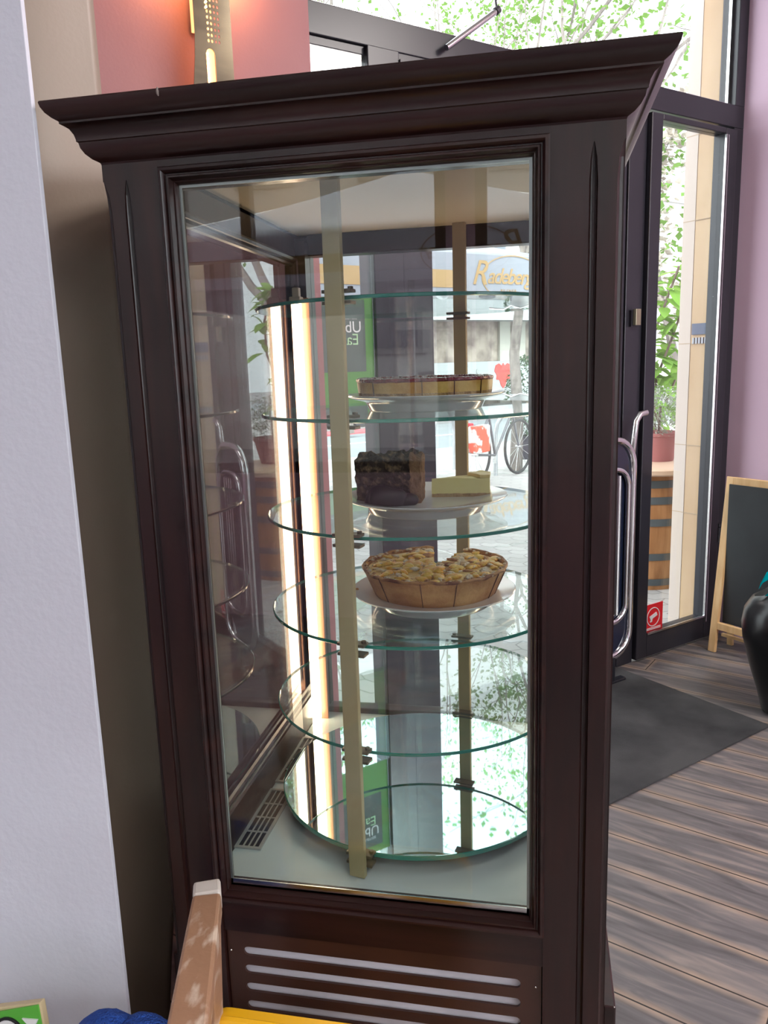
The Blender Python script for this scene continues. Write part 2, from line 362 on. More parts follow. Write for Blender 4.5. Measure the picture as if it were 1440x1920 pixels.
# closed-circuit camera notice on the glass
RED = pm('red_vinyl', (0.62, 0.01, 0.02), 0.45); WV = pm('white_vinyl', (0.75, 0.75, 0.75), 0.5)
st = thing('notice_sticker', 'red square camera notice sticker at the bottom corner of the door glass', 'sticker', W(0.14, 0.006, 0.13))
B().prism([(0.062, 0.126), (0.205, 0.126), (0.205, 0.262), (0.062, 0.262)], lambda a, b, t: (a, t, b), 0.0055, 0.0075).build('backing', RED, st, MF)
sg = B().prism([(0.105, 0.20), (0.155, 0.217), (0.163, 0.200), (0.113, 0.183)], lambda a, b, t: (a, t, b), 0.003, 0.0055)
sg.prism([(0.118, 0.186), (0.128, 0.189), (0.124, 0.172), (0.110, 0.172)], lambda a, b, t: (a, t, b), 0.003, 0.0055)
sg.box(0.075, 0.19, 0.003, 0.0055, 0.140, 0.143); sg.box(0.075, 0.19, 0.003, 0.0055, 0.133, 0.136)
sg.build('camera_symbol', WV, st, MF)
slab2d('symbol_ring', ring(0.134, 0.196, 0.048, 0.048), [ring(0.134, 0.196, 0.044, 0.044)], 0.001, Fxz(0, 0.0045, 0), WV, st)
# chrome framed stand between the cabinet and the door
ls = thing('tubular_stand', 'chrome tubular rounded frame with dark panel between cabinet and door', 'stand', W(-0.30, -0.12, 0))
def rrect(u0, u1, z0, z1, r, v, n=8):
    pts = []
    for cx, cz, a0 in ((u1 - r, z1 - r, 0), (u0 + r, z1 - r, 90), (u0 + r, z0 + r, 180), (u1 - r, z0 + r, 270)):
        for k in range(n + 1):
            a = radians(a0 + 90 * k / n); pts.append((cx + r * cos(a), v, cz + r * sin(a)))
    return pts + [pts[0], pts[1]]
B().tube(rrect(-0.50, -0.195, 0.13, 1.10, 0.12, -0.12), 0.016, 12, cap=False).build('outer_tube', CHROME, ls, MF, smooth=35)
B().tube(rrect(-0.46, -0.235, 0.295, 0.975, 0.08, -0.13), 0.012, 12, cap=False).build('inner_tube', CHROME, ls, MF, smooth=35)
B().prism([(p[0], p[2]) for p in rrect(-0.495, -0.200, 0.135, 1.095, 0.115, 0)[:-2]], lambda a, b, t: (a, t, b), -0.118, -0.108).build('panel', pm('midnight_gloss', (0.008, 0.012, 0.03), 0.08, coat=0.6), ls, MF)
sl = B()
for u in (-0.30, -0.325, -0.35, -0.375): sl.tube([(u, -0.135, 0.33), (u, -0.135, 0.95)], 0.008, 8)
sl.build('grille_bars', SILVER, ls, MF, smooth=35)
ft = B(); ft.box(-0.48, -0.22, -0.135, -0.10, 0.0, 0.02); ft.box(-0.36, -0.30, -0.14, -0.10, 0.02, 0.135); ft.build('foot', BLACKM, ls, MF, bevel=0.004)
# window stay arm and closer
sa = thing('window_stay', 'silver fanlight opener arm fixed above the dark transom', 'window stay', W(-1.0, -0.02, 2.54))
B().tube([W(-1.115, -0.03, 2.512), W(-0.885, -0.03, 2.672)], 0.0105, 12).build('arm', SILVER, sa, smooth=35)
b_ = B(); b_.tube([W(-0.892, -0.03, 2.667), W(-0.878, -0.03, 2.678)], 0.014, 12); b_.tube([W(-0.885, -0.03, 2.672), W(-0.885, 0.03, 3.0)], 0.004, 8)
b_.build('end_joint', pm('dark_joint', (0.1, 0.1, 0.11), 0.4, 0.6), sa, smooth=35)
B().box(-1.30, -1.16, -0.018, 0.0, 2.33, 2.45).build('mount_plate', ANTHR, sa, MF)

# poster on the street window, printed to be read from outside
GRN = leafm('leaf_green_vinyl', (0.26, 0.46, 0.20), (0.26, 0.50, 0.20), 0.5); GREYP = leafm('poster_picture', (0.22, 0.25, 0.24), (0.20, 0.24, 0.22), 0.4)
po = thing('window_poster', 'green bordered delivery poster stuck to the street window left of the post', 'poster', W(-1.55, 0.008, 1.31))
slab2d('border', [(-1.70, 1.30), (-1.427, 1.30), (-1.427, 1.675), (-1.70, 1.675)], [[(-1.68, 1.425), (-1.460, 1.425), (-1.460, 1.645), (-1.68, 1.645)]], 0.0008, Fxz(0, 0.0085, 0), GRN, po)
B().box(-1.68, -1.460, 0.0078, 0.0092, 1.425, 1.645).build('picture', GREYP, po, MF)
text_mesh('lettering', 'Uber', 0.054, Fxz(-1.532, 0.0065, 1.575, -1), WV, po)
text_mesh('lettering', 'Eats', 0.054, Fxz(-1.532, 0.0065, 1.533, -1), pm('pale_green_print', (0.45, 0.70, 0.40), 0.5), po)
text_mesh('small_lettering', 'BESTELLE BEI', 0.014, Fxz(-1.532, 0.0065, 1.607, -1), WV, po)
sc_ = thing('stone_plaque', 'small slate blue plaque with pale marks on the sandstone pier', 'plaque', W(0.62, 0.15, 1.50))
B().box(0.616, 0.6245, 0.10, 0.205, 1.545, 1.60).build('blue_field', pm('slate_blue_print', (0.07, 0.09, 0.14), 0.5), sc_, MF)
b_ = B()
for k in range(6): b_.box(0.616, 0.6245, 0.102 + k * 0.0175, 0.112 + k * 0.0175, 1.50, 1.53)
b_.build('lower_marks', pm('pale_print', (0.35, 0.36, 0.40), 0.5), sc_, MF)

# ------------------------------------------------------------------ pastry display cabinet
CX0, CX1, CD = -0.3335, 0.3335, 0.83
cab = thing('display_cabinet', 'tall dark mahogany glazed cake display cabinet with moulded cornice', 'display cabinet', (0, 0.41, 0))
def yxz(a, b, h): return (a, h, b)
# front posts with flutes cut in
def post(x0, x1, y0, y1, flutes):
    bmb = B().box(x0, x1, y0, y1, 0.02, 1.725); o = bmb.build('corner_post', WOOD, cab)
    cut = B()
    for (fx, fy, wdt) in flutes:
        zt = 1.700
        pts = [(fx, fy, 0.25), (fx, fy, 0.30), (fx, fy, zt - 0.045), (fx, fy, zt - 0.02), (fx, fy, zt)]
        cut.tube(pts, [0.001, wdt, wdt, wdt * 0.75, 0.0005], 14)
    c = cut.build('cutter', WOOD, None); bpy.context.view_layer.update()
    md = o.modifiers.new('b', 'BOOLEAN'); md.object = c; md.operation = 'DIFFERENCE'; md.solver = 'EXACT'
    bpy.context.view_layer.update()
    me = bpy.data.meshes.new_from_object(o.evaluated_get(bpy.context.evaluated_depsgraph_get()))
    o.modifiers.clear(); o.data = me; bpy.data.objects.remove(c)
    return o
post(CX0, -0.2455, 0, 0.055, [(-0.3000, 0.0008, 0.0052), (CX0 + 0.001, 0.001, 0.0085), (CX0, 0.03, 0.005)])
post(0.2455, CX1, 0, 0.055, [(0.2975, 0.0008, 0.0052), (CX1 - 0.001, 0.001, 0.0085), (CX1, 0.03, 0.005)])
post(CX0, -0.285, CD - 0.07, CD, [(CX0, CD - 0.02, 0.005)])
post(0.285, CX1, CD - 0.07, CD, [(CX1, CD - 0.02, 0.005)])
# front rails
b_ = B(); b_.box(-0.2455, 0.2455, 0, 0.04, 1.705, 1.725); b_.build('top_rail', WOODH, cab)
b_ = B(); b_.box(-0.2455, 0.2455, 0.003, 0.05, 0.583, 0.645); b_.build('lower_rail', WOODH, cab)
# glazing moulding (mitred)
prof = [(0.0125, 0.000), (0.0125, -0.006), (0.0105, -0.0095), (0.0070, -0.0100), (0.0045, -0.007), (0.0035, -0.003), (0.002, -0.003), (0.0005, -0.006), (-0.0015, -0.0055), (-0.0035, -0.001),
        (-0.0045, 0.002), (-0.0060, 0.0015), (-0.0075, 0.004), (-0.0085, 0.011), (-0.0085, 0.02)]
B().rsweep(prof, -0.2395, 0.2345, 0.6505, 1.697, yxz).build('glazing_moulding', WOODH, cab, smooth=28)
b_ = B().rsweep([(0.0015, 0.0105), (-0.0035, 0.0105), (-0.0035, 0.014)], -0.231, 0.226, 0.659, 1.6885, yxz); b_.build('glazing_gasket', pm('gasket', (0.25, 0.27, 0.26), 0.3, 0.8), cab)
B().box(-0.231, 0.226, 0.0105, 0.0125, 0.6575, 0.670).build('glazing_strip', SILVER, cab)
B().box(-0.2315, 0.2265, 0.014, 0.020, 0.656, 1.692).build('front_pane', GLASS, cab)
B().box(-0.2455, 0.2455, 0.022, 0.05, 1.690, 1.705).build('inner_head', WOODH, cab)
# cornice
cp = [(0, 1.719), (0.001, 1.7215), (0.008, 1.725), (0.014, 1.7305), (0.0178, 1.737), (0.0192, 1.7435), (0.021, 1.7445), (0.021, 1.7465), (0.0225, 1.7525), (0.026, 1.7585), (0.0318, 1.7625),
      (0.0345, 1.7635), (0.0345, 1.766), (0.0405, 1.7695), (0.046, 1.7745), (0.0495, 1.7805), (0.0508, 1.7855), (0.0500, 1.7875), (0.044, 1.788), (-0.02, 1.788)]
B().rsweep(cp, CX0, CX1, 0, CD, xy).build('cornice', WOODH, cab, smooth=32)
B().box(CX0 + 0.01, CX1 - 0.01, 0.01, CD - 0.01, 1.760, 1.7875).build('roof_panel', WOODH, cab)
B().blob((-0.222, -0.0498, 1.784), 0.0042, (0.5, 0.5, 1.3), 0.4, 300, 2).build('cornice_chip', pm('chipped_wood', (0.22, 0.18, 0.16), 0.7), cab)
B().box(-0.31, 0.31, 0.045, CD - 0.03, 1.742, 1.748).build('inner_ceiling', CREAM, cab)
# side and back frames
for sx_ in (-1, 1):
    xo, xi = sx_ * 0.3335, sx_ * 0.307
    x0, x1 = min(xo, xi), max(xo, xi)
    B().box(x0, x1, 0.055, CD - 0.07, 1.69, 1.735).build('side_rail', WOODH, cab, bevel=0.002); B().box(x0, x1, 0.055, CD - 0.07, 0.52, 0.66).build('side_rail', WOODH, cab, bevel=0.002)
    pr2 = [(0.0, 0.0), (0.0, 0.006), (-0.004, 0.008), (-0.009, 0.006), (-0.011, 0.002), (-0.016, 0.004), (-0.020, 0.001), (-0.022, -0.004)]
    fnl = (lambda s: (lambda a, b, h: (s * (0.307 - h), a, b)))(sx_)
    B().rsweep(pr2, 0.06, CD - 0.075, 0.665, 1.69, fnl).build('side_moulding', WOODH, cab, smooth=28)
    B().box(min(sx_ * 0.328, sx_ * 0.323), max(sx_ * 0.328, sx_ * 0.323), 0.055, CD - 0.07, 0.655, 1.695).build('side_pane', glass('side_pane_glass', (0.50, 0.53, 0.53), 1.85), cab)
    B().box(x0, x1, 0.055, CD - 0.07, 0.02, 0.52).build('side_panel', WOOD, cab)
B().box(-0.285, 0.285, CD - 0.05, CD - 0.01, 1.695, 1.742).build('back_rail', WOODH, cab, bevel=0.003); B().box(-0.285, 0.285, CD - 0.05, CD - 0.01, 0.50, 0.60).build('back_rail', WOODH, cab, bevel=0.003)
B().box(-0.285, 0.285, CD - 0.033, CD - 0.028, 0.60, 1.695).build('back_pane', GLASS, cab)
B().box(-0.285, 0.285, CD - 0.03, CD - 0.01, 0.02, 0.50).build('back_panel', WOOD, cab)
# deck, grilles
B().box(-0.306, 0.306, 0.024, CD - 0.052, 0.575, 0.588).build('deck', DECK, cab)
def grille(x0, x1, y0, y1):
    g = B(); z0, z1 = 0.5882, 0.5905
    B().box(x0, x1, y0, y1, 0.588, 0.5885).build('grille_void', DARK, cab)
    cols = 4; rows = 4
    rim = 0.006
    g.box(x0 - rim, x0, y0 - rim, y1 + rim, z0, z1 + .001); g.box(x1, x1 + rim, y0 - rim, y1 + rim, z0, z1 + .001)
    g.box(x0, x1, y0 - rim, y0, z0, z1 + .001); g.box(x0, x1, y1, y1 + rim, z0, z1 + .001)
    for k in range(1, cols): xx = x0 + (x1 - x0) * k / cols; g.box(xx - .0012, xx + .0012, y0, y1, z0, z1)
    for k in range(1, rows): yy = y0 + (y1 - y0) * k / rows; g.box(x0, x1, yy - .0015, yy + .0015, z0, z1)
    g.build('air_grille', pm('grille_grey', (0.36, 0.37, 0.34), 0.45), cab)
grille(-0.302, -0.262, 0.205, 0.395); grille(-0.302, -0.262, 0.435, 0.625)
for x, y in ((0.035, 0.045), (0.045, 0.046), (-0.275, 0.415), (-0.262, 0.418)): B().lathe([(0, 0.0015), (0.003, 0.001), (0.0035, 0)], (x, y, 0.588), 12).build('deck_screw', DARK, cab)
# vent panel with slots
slots = []
for k in range(10):
    zc = 0.545 - 0.0325 * k; h = 0.0078; pts = []
    for cx, a0 in ((0.2065, -90), (-0.2095, 90)):
        for j in range(9):
            a = radians(a0 + 180 * j / 8); pts.append((cx + h * cos(a), zc + h * sin(a)))
    slots.append(pts)
slab2d('vent_panel', [(-0.2440, 0.21), (0.2440, 0.21), (0.2440, 0.5795), (-0.2440, 0.5795)], slots, 0.002, MXZ(0, 0.010, 0), WOODV, cab)
B().box(-0.24, 0.24, 0.0145, 0.020, 0.215, 0.575).build('vent_backing', pm('grey_filter', (0.50, 0.47, 0.52), 0.8, var=(0.30, 0.28, 0.30), scale=5, lo=0.5, hi=0.75), cab)
for x, z in ((-0.2375, 0.545), (0.236, 0.545)): B().blob((x, 0.0055, z), 0.0018, (1, 0.5, 1), sub=1).build('panel_screw', SILVER, cab)
B().box(-0.2455, 0.2455, 0.003, 0.05, 0.02, 0.21).build('kick_rail', WOODH, cab)
B().box(CX1, CX1 + 0.019, 0.03, CD, 0.0, 0.505).build('base_board', WOODH, cab, bevel=0.003); B().box(CX0 - 0.019, CX0, 0.03, CD, 0.0, 0.505).build('base_board', WOODH, cab, bevel=0.003)
B().box(CX0, CX1, 0.0, CD, 0.0, 0.02).build('base_plate', WOODH, cab)
# light tubes in the two rear corners
for sx_ in (-1, 1):
    x, y = sx_ * 0.2985, 0.722
    t = B().tube([(x, y, 0.600), (x, y, 1.575)], 0.0115, 20).build('light_tube', LEDM, cab, smooth=35)
    b_ = B(); b_.box(x - 0.013, x + 0.013, y - 0.012, y + 0.014, 1.576, 1.602); b_.box(x - 0.008, x + 0.008, y - 0.004, y + 0.012, 1.602, 1.622)
    b_.build('lamp_holder', pm('cream_plastic', (0.60, 0.57, 0.48), 0.4), cab, bevel=0.002)
    hs = B(); hs.box(x - 0.018, x + 0.024, y + 0.016, y + 0.026, 0.588, 1.60); hs.build('lamp_channel', pm('lamplit_wood_orange', (0.42, 0.20, 0.12), 0.35, 0.3), cab)  # orange of the wood lit by the tube is put into this colour
# carousel: olive posts, glass shelves, mirror base
SCX, SCY, SR = 0.0, 0.455, 0.28
SZ = [1.55, 1.363, 1.176, 0.994, 0.807, 0.616]
postp = [(-0.0630, 0.160), (0.0630, 0.750)]
posts = []
for (x, y) in postp:
    d = Vector((x - SCX, y - SCY, 0)).normalized(); t = Vector((-d.y, d.x, 0))
    pb = B(); c = Vector((x, y, 0)) + d * 0.004
    pb.beam(c + Vector((0, 0, 0.589)), c + Vector((0, 0, 1.742)), 0.011, 0.0285, up=t)
    po_ = pb.build('shelf_post', OLIVE, cab, bevel=0.0012); posts.append(po_)
    for i, z in enumerate(SZ):
        cb = B(); e = Vector((x, y, z)) - d * 0.010
        cb.beam(e - t * 0.024 + Vector((0, 0, 0.0085)), e + t * 0.024 + Vector((0, 0, 0.0085)), 0.020, 0.005)
        cb.beam(e - t * 0.024 - Vector((0, 0, 0.0085)), e + t * 0.024 - Vector((0, 0, 0.0085)), 0.020, 0.005)
        cb.beam(e - t * 0.021 + d * 0.012 - Vector((0, 0, 0.011)), e - t * 0.021 + d * 0.012 + Vector((0, 0, 0.011)), 0.006, 0.004)
        cb.beam(e + t * 0.021 + d * 0.012 - Vector((0, 0, 0.011)), e + t * 0.021 + d * 0.012 + Vector((0, 0, 0.011)), 0.006, 0.004)
        cb.tube([e + t * 0.019 - d * 0.002 + Vector((0, 0, 0.010)), e + t * 0.019 - d * 0.002 + Vector((0, 0, 0.0150))], 0.0042, 10)
        cb.build('shelf_clip', CLIP, po_, bevel=0.0008)
for i, z in enumerate(SZ):
    last = i == 5; h = 0.003 if not last else 0.0045
    if last:
        o = B().lathe([(0, -h), (SR - 0.002, -h), (SR - 0.0005, -h * 0.6), (SR - 0.0005, h * 0.6), (SR - 0.002, h), (0, h)], (SCX, SCY, z), 128).build('mirror_shelf', MIRROR, cab, smooth=30)
    else:
        o = B().lathe([(0, -h), (SR - 0.002, -h), (SR - 0.002, h), (0, h)], (SCX, SCY, z), 128).build('glass_shelf', SHELFG, cab, smooth=30)
    B().lathe([(SR - 0.0018, -h), (SR, -h + 0.001), (SR, h - 0.001), (SR - 0.0018, h), (SR - 0.0018, -h)], (SCX, SCY, z), 128).build('shelf_edge', RIM, o, smooth=40)
b_ = B().lathe([(0, 0.588), (0.05, 0.588), (0.05, 0.6113), (0, 0.6113)], (SCX, SCY, 0), 32); b_.build('turntable_hub', CLIP, cab)

# ------------------------------------------------------------------ plates and cakes
def plate(c, r, label):
    prof = [(0, 0.0195), (r * 0.60, 0.0195), (r * 0.66, 0.0205), (r * 0.90, 0.0265), (r * 0.99, 0.0295), (r, 0.0285), (r * 0.99, 0.0265), (r * 0.90, 0.0215), (r * 0.76, 0.0165), (r * 0.735, 0.013), (r * 0.700, 0.001), (r * 0.69, 0.0), (r * 0.67, 0.0), (r * 0.66, 0.012), (0, 0.014)]
    o = B().lathe(prof, c, 96).build('plate', WHITE, None, smooth=40)
    return tag(o, label, 'plate', 'white footed cake plates')
H3 = 0.003
plate((0.030, 0.430, SZ[1] + H3), 0.148, 'white footed plate carrying the tall pale tart with red glaze')
plate((0.028, 0.420, SZ[2] + H3), 0.152, 'white footed plate carrying the two single cake slices')
plate((0.038, 0.430, SZ[3] + H3), 0.156, 'white footed plate carrying the flat crumble tart')
# upper tart
def ncol(name, c1, c2, sc, bump=0.5, rough=0.7, lo=.4, hi=.6, st=(1, 1, 1), c3=None):
    return pm(name, c1, rough, var=c2, scale=sc, lo=lo, hi=hi, bump=bump, bscale=sc * 3, stretch=st)
TZ = SZ[1] + H3 + 0.0200
tart = thing('glazed_tart', 'tall golden custard tart with dark red glaze on the upper plate', 'tart', (0.030, 0.425, TZ))
def wob(amp, fr, sd=0):
    def fn(p, a, r, z):
        n = noise.noise(Vector((cos(a) * fr, sin(a) * fr, z * 30 + sd))); k = 1 + amp * n
        c = Vector((wob.c[0], wob.c[1], 0)); q = p - c
        return Vector((c.x + q.x * k, c.y + q.y * k, p.z))
    return fn
wob.c = (0.030, 0.425)
R2 = 0.1235
B().lathe([(0, 0), (R2 * 0.95, 0), (R2 * 0.97, 0.002), (R2 * 0.978, 0.008), (R2 * 0.985, 0.013), (0, 0.013)], (0.030, 0.425, TZ), 120, fn=wob(0.012, 9)).build('crust', ncol('tart_base_crust', (0.30, 0.16, 0.055), (0.58, 0.38, 0.17), 60), tart, smooth=50)
B().lathe([(0, 0.013), (R2 * 0.985, 0.013), (R2 * 0.99, 0.018), (R2 * 0.997, 0.026), (R2 * 1.0, 0.0315), (0, 0.0315)], (0.030, 0.425, TZ), 120, fn=wob(0.006, 5)).build('custard', ncol('golden_custard', (0.60, 0.31, 0.05), (0.78, 0.52, 0.15), 22, 0.2, 0.45), tart, smooth=50)
tz2 = B().lathe([(R2 * 0.99, 0.0305), (R2 * 1.01, 0.0335), (R2 * 1.0, 0.0375), (R2 * 0.96, 0.0385), (R2 * 0.90, 0.0350), (0, 0.035)], (0.030, 0.425, TZ), 120, fn=wob(0.016, 14)); 
for k in range(60):
    a = random.uniform(0, 2 * pi); r_ = R2 * random.uniform(0.90, 0.985); tz2.blob((0.030 + r_ * cos(a), 0.425 + r_ * sin(a), TZ + 0.0365), random.uniform(0.002, 0.0035), (1.5, 1.5, 0.8), 0.3, 80, 1)
tz2.build('red_glaze', ncol('raspberry_glaze', (0.14, 0.008, 0.02), (0.28, 0.02, 0.03), 40, 0.4, 0.2), tart, smooth=50)
sg = B()
for k in range(170):
    a = random.uniform(0, 2 * pi); r_ = R2 * random.uniform(0.90, 0.99); sg.blob((0.030 + r_ * cos(a), 0.425 + r_ * sin(a), TZ + 0.0385), random.uniform(0.0006, 0.0016), (1.6, 1.6, 0.6), 0, 1, 1)
sg.build('sugar_flecks', pm('sugar_white', (0.8, 0.78, 0.74), 0.7), tart)
for adeg in (-128, -84, -58, -30):
    b_ = B(); a = radians(adeg); c_ = Vector((0.030, 0.425, TZ)); d = Vector((cos(a), sin(a), 0))
    b_.beam(c_ + d * (R2 * 0.985) + Vector((0, 0, 0.001)), c_ + d * (R2 * 1.004) + Vector((0, 0, 0.033)), 0.0012, 0.002, up=d)
    b_.build('cut_line', pm('cut_shadow', (0.10, 0.04, 0.015), 0.8), tart)

# lower crumble tart with one slice taken out
LZ = SZ[3] + H3 + 0.0200; LC = (0.040, 0.435); wob.c = LC
lt = thing('crumble_tart', 'deep round apple crumble tart with browned crust and one slice missing', 'tart', (LC[0], LC[1], LZ))
RB, RT, HT = 0.1165, 0.1385, 0.054
A0, A1 = radians(98), radians(98 + 332)
def rad(z): return RB + (RT - RB) * (z / HT)
CRUST = pm('baked_crust', (0.45, 0.20, 0.05), 0.65, var=(0.74, 0.44, 0.17), scale=14, bump=0.35, bscale=90, stretch=(1, 1, 2.2), lo=0.35, hi=0.7)
def wob2(p, a, r, z):
    zz = z + (0.0035 * noise.noise(Vector((cos(a) * 6, sin(a) * 6, 3))) if z > 0.04 else 0)
    k = 1 + 0.010 * noise.noise(Vector((cos(a) * 4, sin(a) * 4, z * 20)))
    return Vector((LC[0] + (p.x - LC[0]) * k, LC[1] + (p.y - LC[1]) * k, p.z - z + zz))
B().lathe([(0, 0), (RB * .98, 0), (RB, 0.002), (rad(0.02), 0.02), (rad(0.04), 0.04), (RT, HT - 0.003), (RT - 0.001, HT), (RT - 0.005, HT), (RT - 0.007, HT - 0.004), (RT - 0.010, HT - 0.012), (0, HT - 0.014)], (LC[0], LC[1], LZ), 150, A0, A1, wob2).build('crust', CRUST, lt, smooth=45)
be = B(); be.lathe([(RT - 0.0002, HT - 0.0045), (RT + 0.0008, HT - 0.001), (RT - 0.001, HT + 0.0010), (RT - 0.005, HT + 0.0006)], (LC[0], LC[1], LZ), 150, A0, A1, wob2)
be.build('browned_edge', pm('browned_edge', (0.16, 0.05, 0.015), 0.6, var=(0.50, 0.26, 0.09), scale=30, lo=.4, hi=.6), lt, smooth=45)
fil = B(); fil.lathe([(0.004, HT - 0.0135), (RT - 0.0105, HT - 0.0125), (RT - 0.011, HT - 0.006), (0.004, HT - 0.006)], (LC[0], LC[1], LZ), 120, A0 + 0.02, A1 - 0.02)
fil.build('custard_filling', ncol('baked_custard', (0.74, 0.50, 0.14), (0.82, 0.64, 0.28), 30, 0.5, 0.5), lt, smooth=45)
ap = B(); al = B(); bk = B()
for k in range(230):
    a = random.uniform(A0 + 0.06, A1 - 0.06); r_ = math.sqrt(random.random()) * (RT - 0.014)
    p = Vector((LC[0] + r_ * cos(a), LC[1] + r_ * sin(a), LZ + HT - 0.006 + random.uniform(0, 0.004)))
    q = random.random()
    tgt = ap if q < 0.45 else (al if q < 0.80 else bk)
    n0 = len(tgt.v); rr = random.uniform(0.006, 0.0135) if q < 0.45 else random.uniform(0.003, 0.0115)
    tgt.blob((0, 0, 0), rr, (random.uniform(1, 1.7), random.uniform(0.6, 1.0), 0.42 if q < .45 else 0.40), 0.45, 120, 2)
    R_ = Matrix.Rotation(random.uniform(0, 2 * pi), 3, 'Z') @ Matrix.Rotation(random.uniform(-0.5, 0.5), 3, 'X')
    for i in range(n0, len(tgt.v)): tgt.v[i] = R_ @ tgt.v[i] + p
for k in range(150):  # crumbs along the rim
    a = random.uniform(A0 + 0.03, A1 - 0.03); r_ = RT - random.uniform(0.002, 0.012)
    (bk if k % 2 else al).blob((LC[0] + r_ * cos(a), LC[1] + r_ * sin(a), LZ + HT - 0.0015), random.uniform(0.0018, 0.0042), (1.3, 1.3, 0.7), 0.5, 150, 1)
ap.build('apple_pieces', ncol('baked_apple', (0.78, 0.36, 0.02), (0.82, 0.58, 0.12), 60, 0.3, 0.35), lt, smooth=60)
al.build('dusted_crumble', ncol('dusted_crumble', (0.70, 0.52, 0.30), (0.80, 0.74, 0.62), 70, 0.6, 0.8), lt, smooth=60)
bk.build('browned_crumble', ncol('browned_crumble', (0.32, 0.13, 0.05), (0.58, 0.33, 0.14), 70, 0.6, 0.7), lt, smooth=60)
for adeg in (-129, -93, -66, -26, -11):
    ct = B(); a = radians(adeg); c_ = Vector((LC[0], LC[1], LZ)); d = Vector((cos(a), sin(a), 0))
    ct.beam(c_ + d * (RB * 0.998) + Vector((0, 0, 0.002)), c_ + d * (RT * 1.002) + Vector((0, 0, HT - 0.002)), 0.0011, 0.003, up=d)
    ct.build('cut_line', MATS['cut_shadow'], lt)
cbs = [(-0.0985, 0.400, 0.0030), (-0.085, 0.345, 0.0018), (0.12, 0.325, 0.0014), (0.105, 0.318, 0.001), (-0.06, 0.330, 0.001)]
for i, (x, y, r_) in enumerate(cbs[:1]):
    tag(B().blob((x - 0.008, y, SZ[3] + H3 + 0.026 + r_ * .8), r_, (1.2, 1, 0.8), 0.4, 200, 2).build('crumb', CRUST, None, smooth=50), 'brown crust crumb lying on the plate left of the crumble tart', 'crumb')

# dark nut cake slice with chocolate glaze, and cheesecake slice
KZ = SZ[2] + H3 + 0.0195
def rough_block(poly, z0, z1, amp, fr, topamp, seed=0, nz=14, sub=5):
    b = B(); n = len(poly); loop = []
    for i in range(n):
        p, q = Vector(poly[i]), Vector(poly[(i + 1) % n]); m = max(2, int((q - p).length / 0.004))
        for k in range(m): loop.append(p.lerp(q, k / m))
    c = sum(loop, Vector((0, 0))) / len(loop); L = len(loop); vs = []
    def disp(x, y, z):
        v = Vector((x * fr, y * fr, z * fr + seed)); return noise.noise_vector(v) * amp
    rings = [(1.0, z0 + (z1 - z0) * k / nz) for k in range(nz + 1)] + [(s, z1) for s in (0.8, 0.6, 0.4, 0.2)]
    for sc_r, z in rings:
        for p in loop:
            pp = c + (p - c) * sc_r
            zz = z + (topamp * noise.noise(Vector((pp.x * fr * .5, pp.y * fr * .5, seed))) * ((z - z0) / (z1 - z0)) ** 3)
            dv = disp(pp.x, pp.y, zz) if z > z0 + 1e-5 else Vector((0, 0, 0)); vs.append(Vector((pp.x, pp.y, zz)) + dv)
    fs = []
    for r_ in range(len(rings) - 1):
        for k in range(L): fs.append((r_ * L + k, r_ * L + (k + 1) % L, (r_ + 1) * L + (k + 1) % L, (r_ + 1) * L + k))
    fs.append(tuple(range(L))[::-1]); fs.append(tuple((len(rings) - 1) * L + k for k in range(L)))
    b.add(vs, fs); return b
nc = thing('nut_cake_slice', 'tall dark nut cake slice with chocolate glaze at its foot', 'cake slice', (-0.03, 0.39, KZ))
rough_block([(-0.094, 0.372), (0.012, 0.372), (0.014, 0.44), (-0.05, 0.46)], KZ, KZ + 0.0825, 0.0035, 90, 0.018, 2).build('sponge', pm('dark_nut_sponge', (0.040, 0.022, 0.013), 0.85, var=(0.26, 0.17, 0.095), scale=70, bump=0.8, bscale=160, lo=.50, hi=.72), nc, smooth=40)
rough_block([(0.008, 0.366), (0.026, 0.376), (0.024, 0.44), (0.010, 0.442)], KZ, KZ + 0.085, 0.003, 100, 0.014, 5).build('outer_crust', pm('brown_cake_crust', (0.17, 0.085, 0.04), 0.8, var=(0.26, 0.14, 0.07), scale=40, bump=0.8, bscale=140), nc, smooth=40)
gl = B().blob((-0.034, 0.352, KZ + 0.006), 0.036, (1.15, 0.5, 0.80), 0.35, 28, 4)
gl.blob((0.000, 0.360, KZ + 0.004), 0.021, (1.1, 0.7, 0.85), 0.3, 40, 3)
for i, v in enumerate(gl.v):
    if v.z < KZ + 0.0008: gl.v[i] = Vector((v.x, v.y, KZ + 0.0008))
gl.build('chocolate_glaze', pm('dark_chocolate', (0.012, 0.006, 0.007), 0.4), nc, smooth=60)
cc = thing('cheesecake_slice', 'pale yellow cheesecake slice on the shared plate right of the dark cake', 'cake slice', (0.085, 0.40, KZ))
poly = [(0.037, 0.440), (0.145, 0.452), (0.143, 0.492), (0.123, 0.508)]
rough_block(poly, KZ + 0.006, KZ + 0.036, 0.0006, 60, 0.003, 1).build('filling', pm('cheesecake_filling', (0.80, 0.68, 0.26), 0.5, var=(0.84, 0.74, 0.36), scale=10), cc, smooth=40)
rough_block([(0.037, 0.4395), (0.1455, 0.4515), (0.1435, 0.4925), (0.123, 0.509)], KZ, KZ + 0.0065, 0.0012, 120, 0.0, 3, nz=3).build('biscuit_base', ncol('biscuit_base', (0.36, 0.22, 0.10), (0.5, 0.33, 0.16), 60), cc, smooth=40)
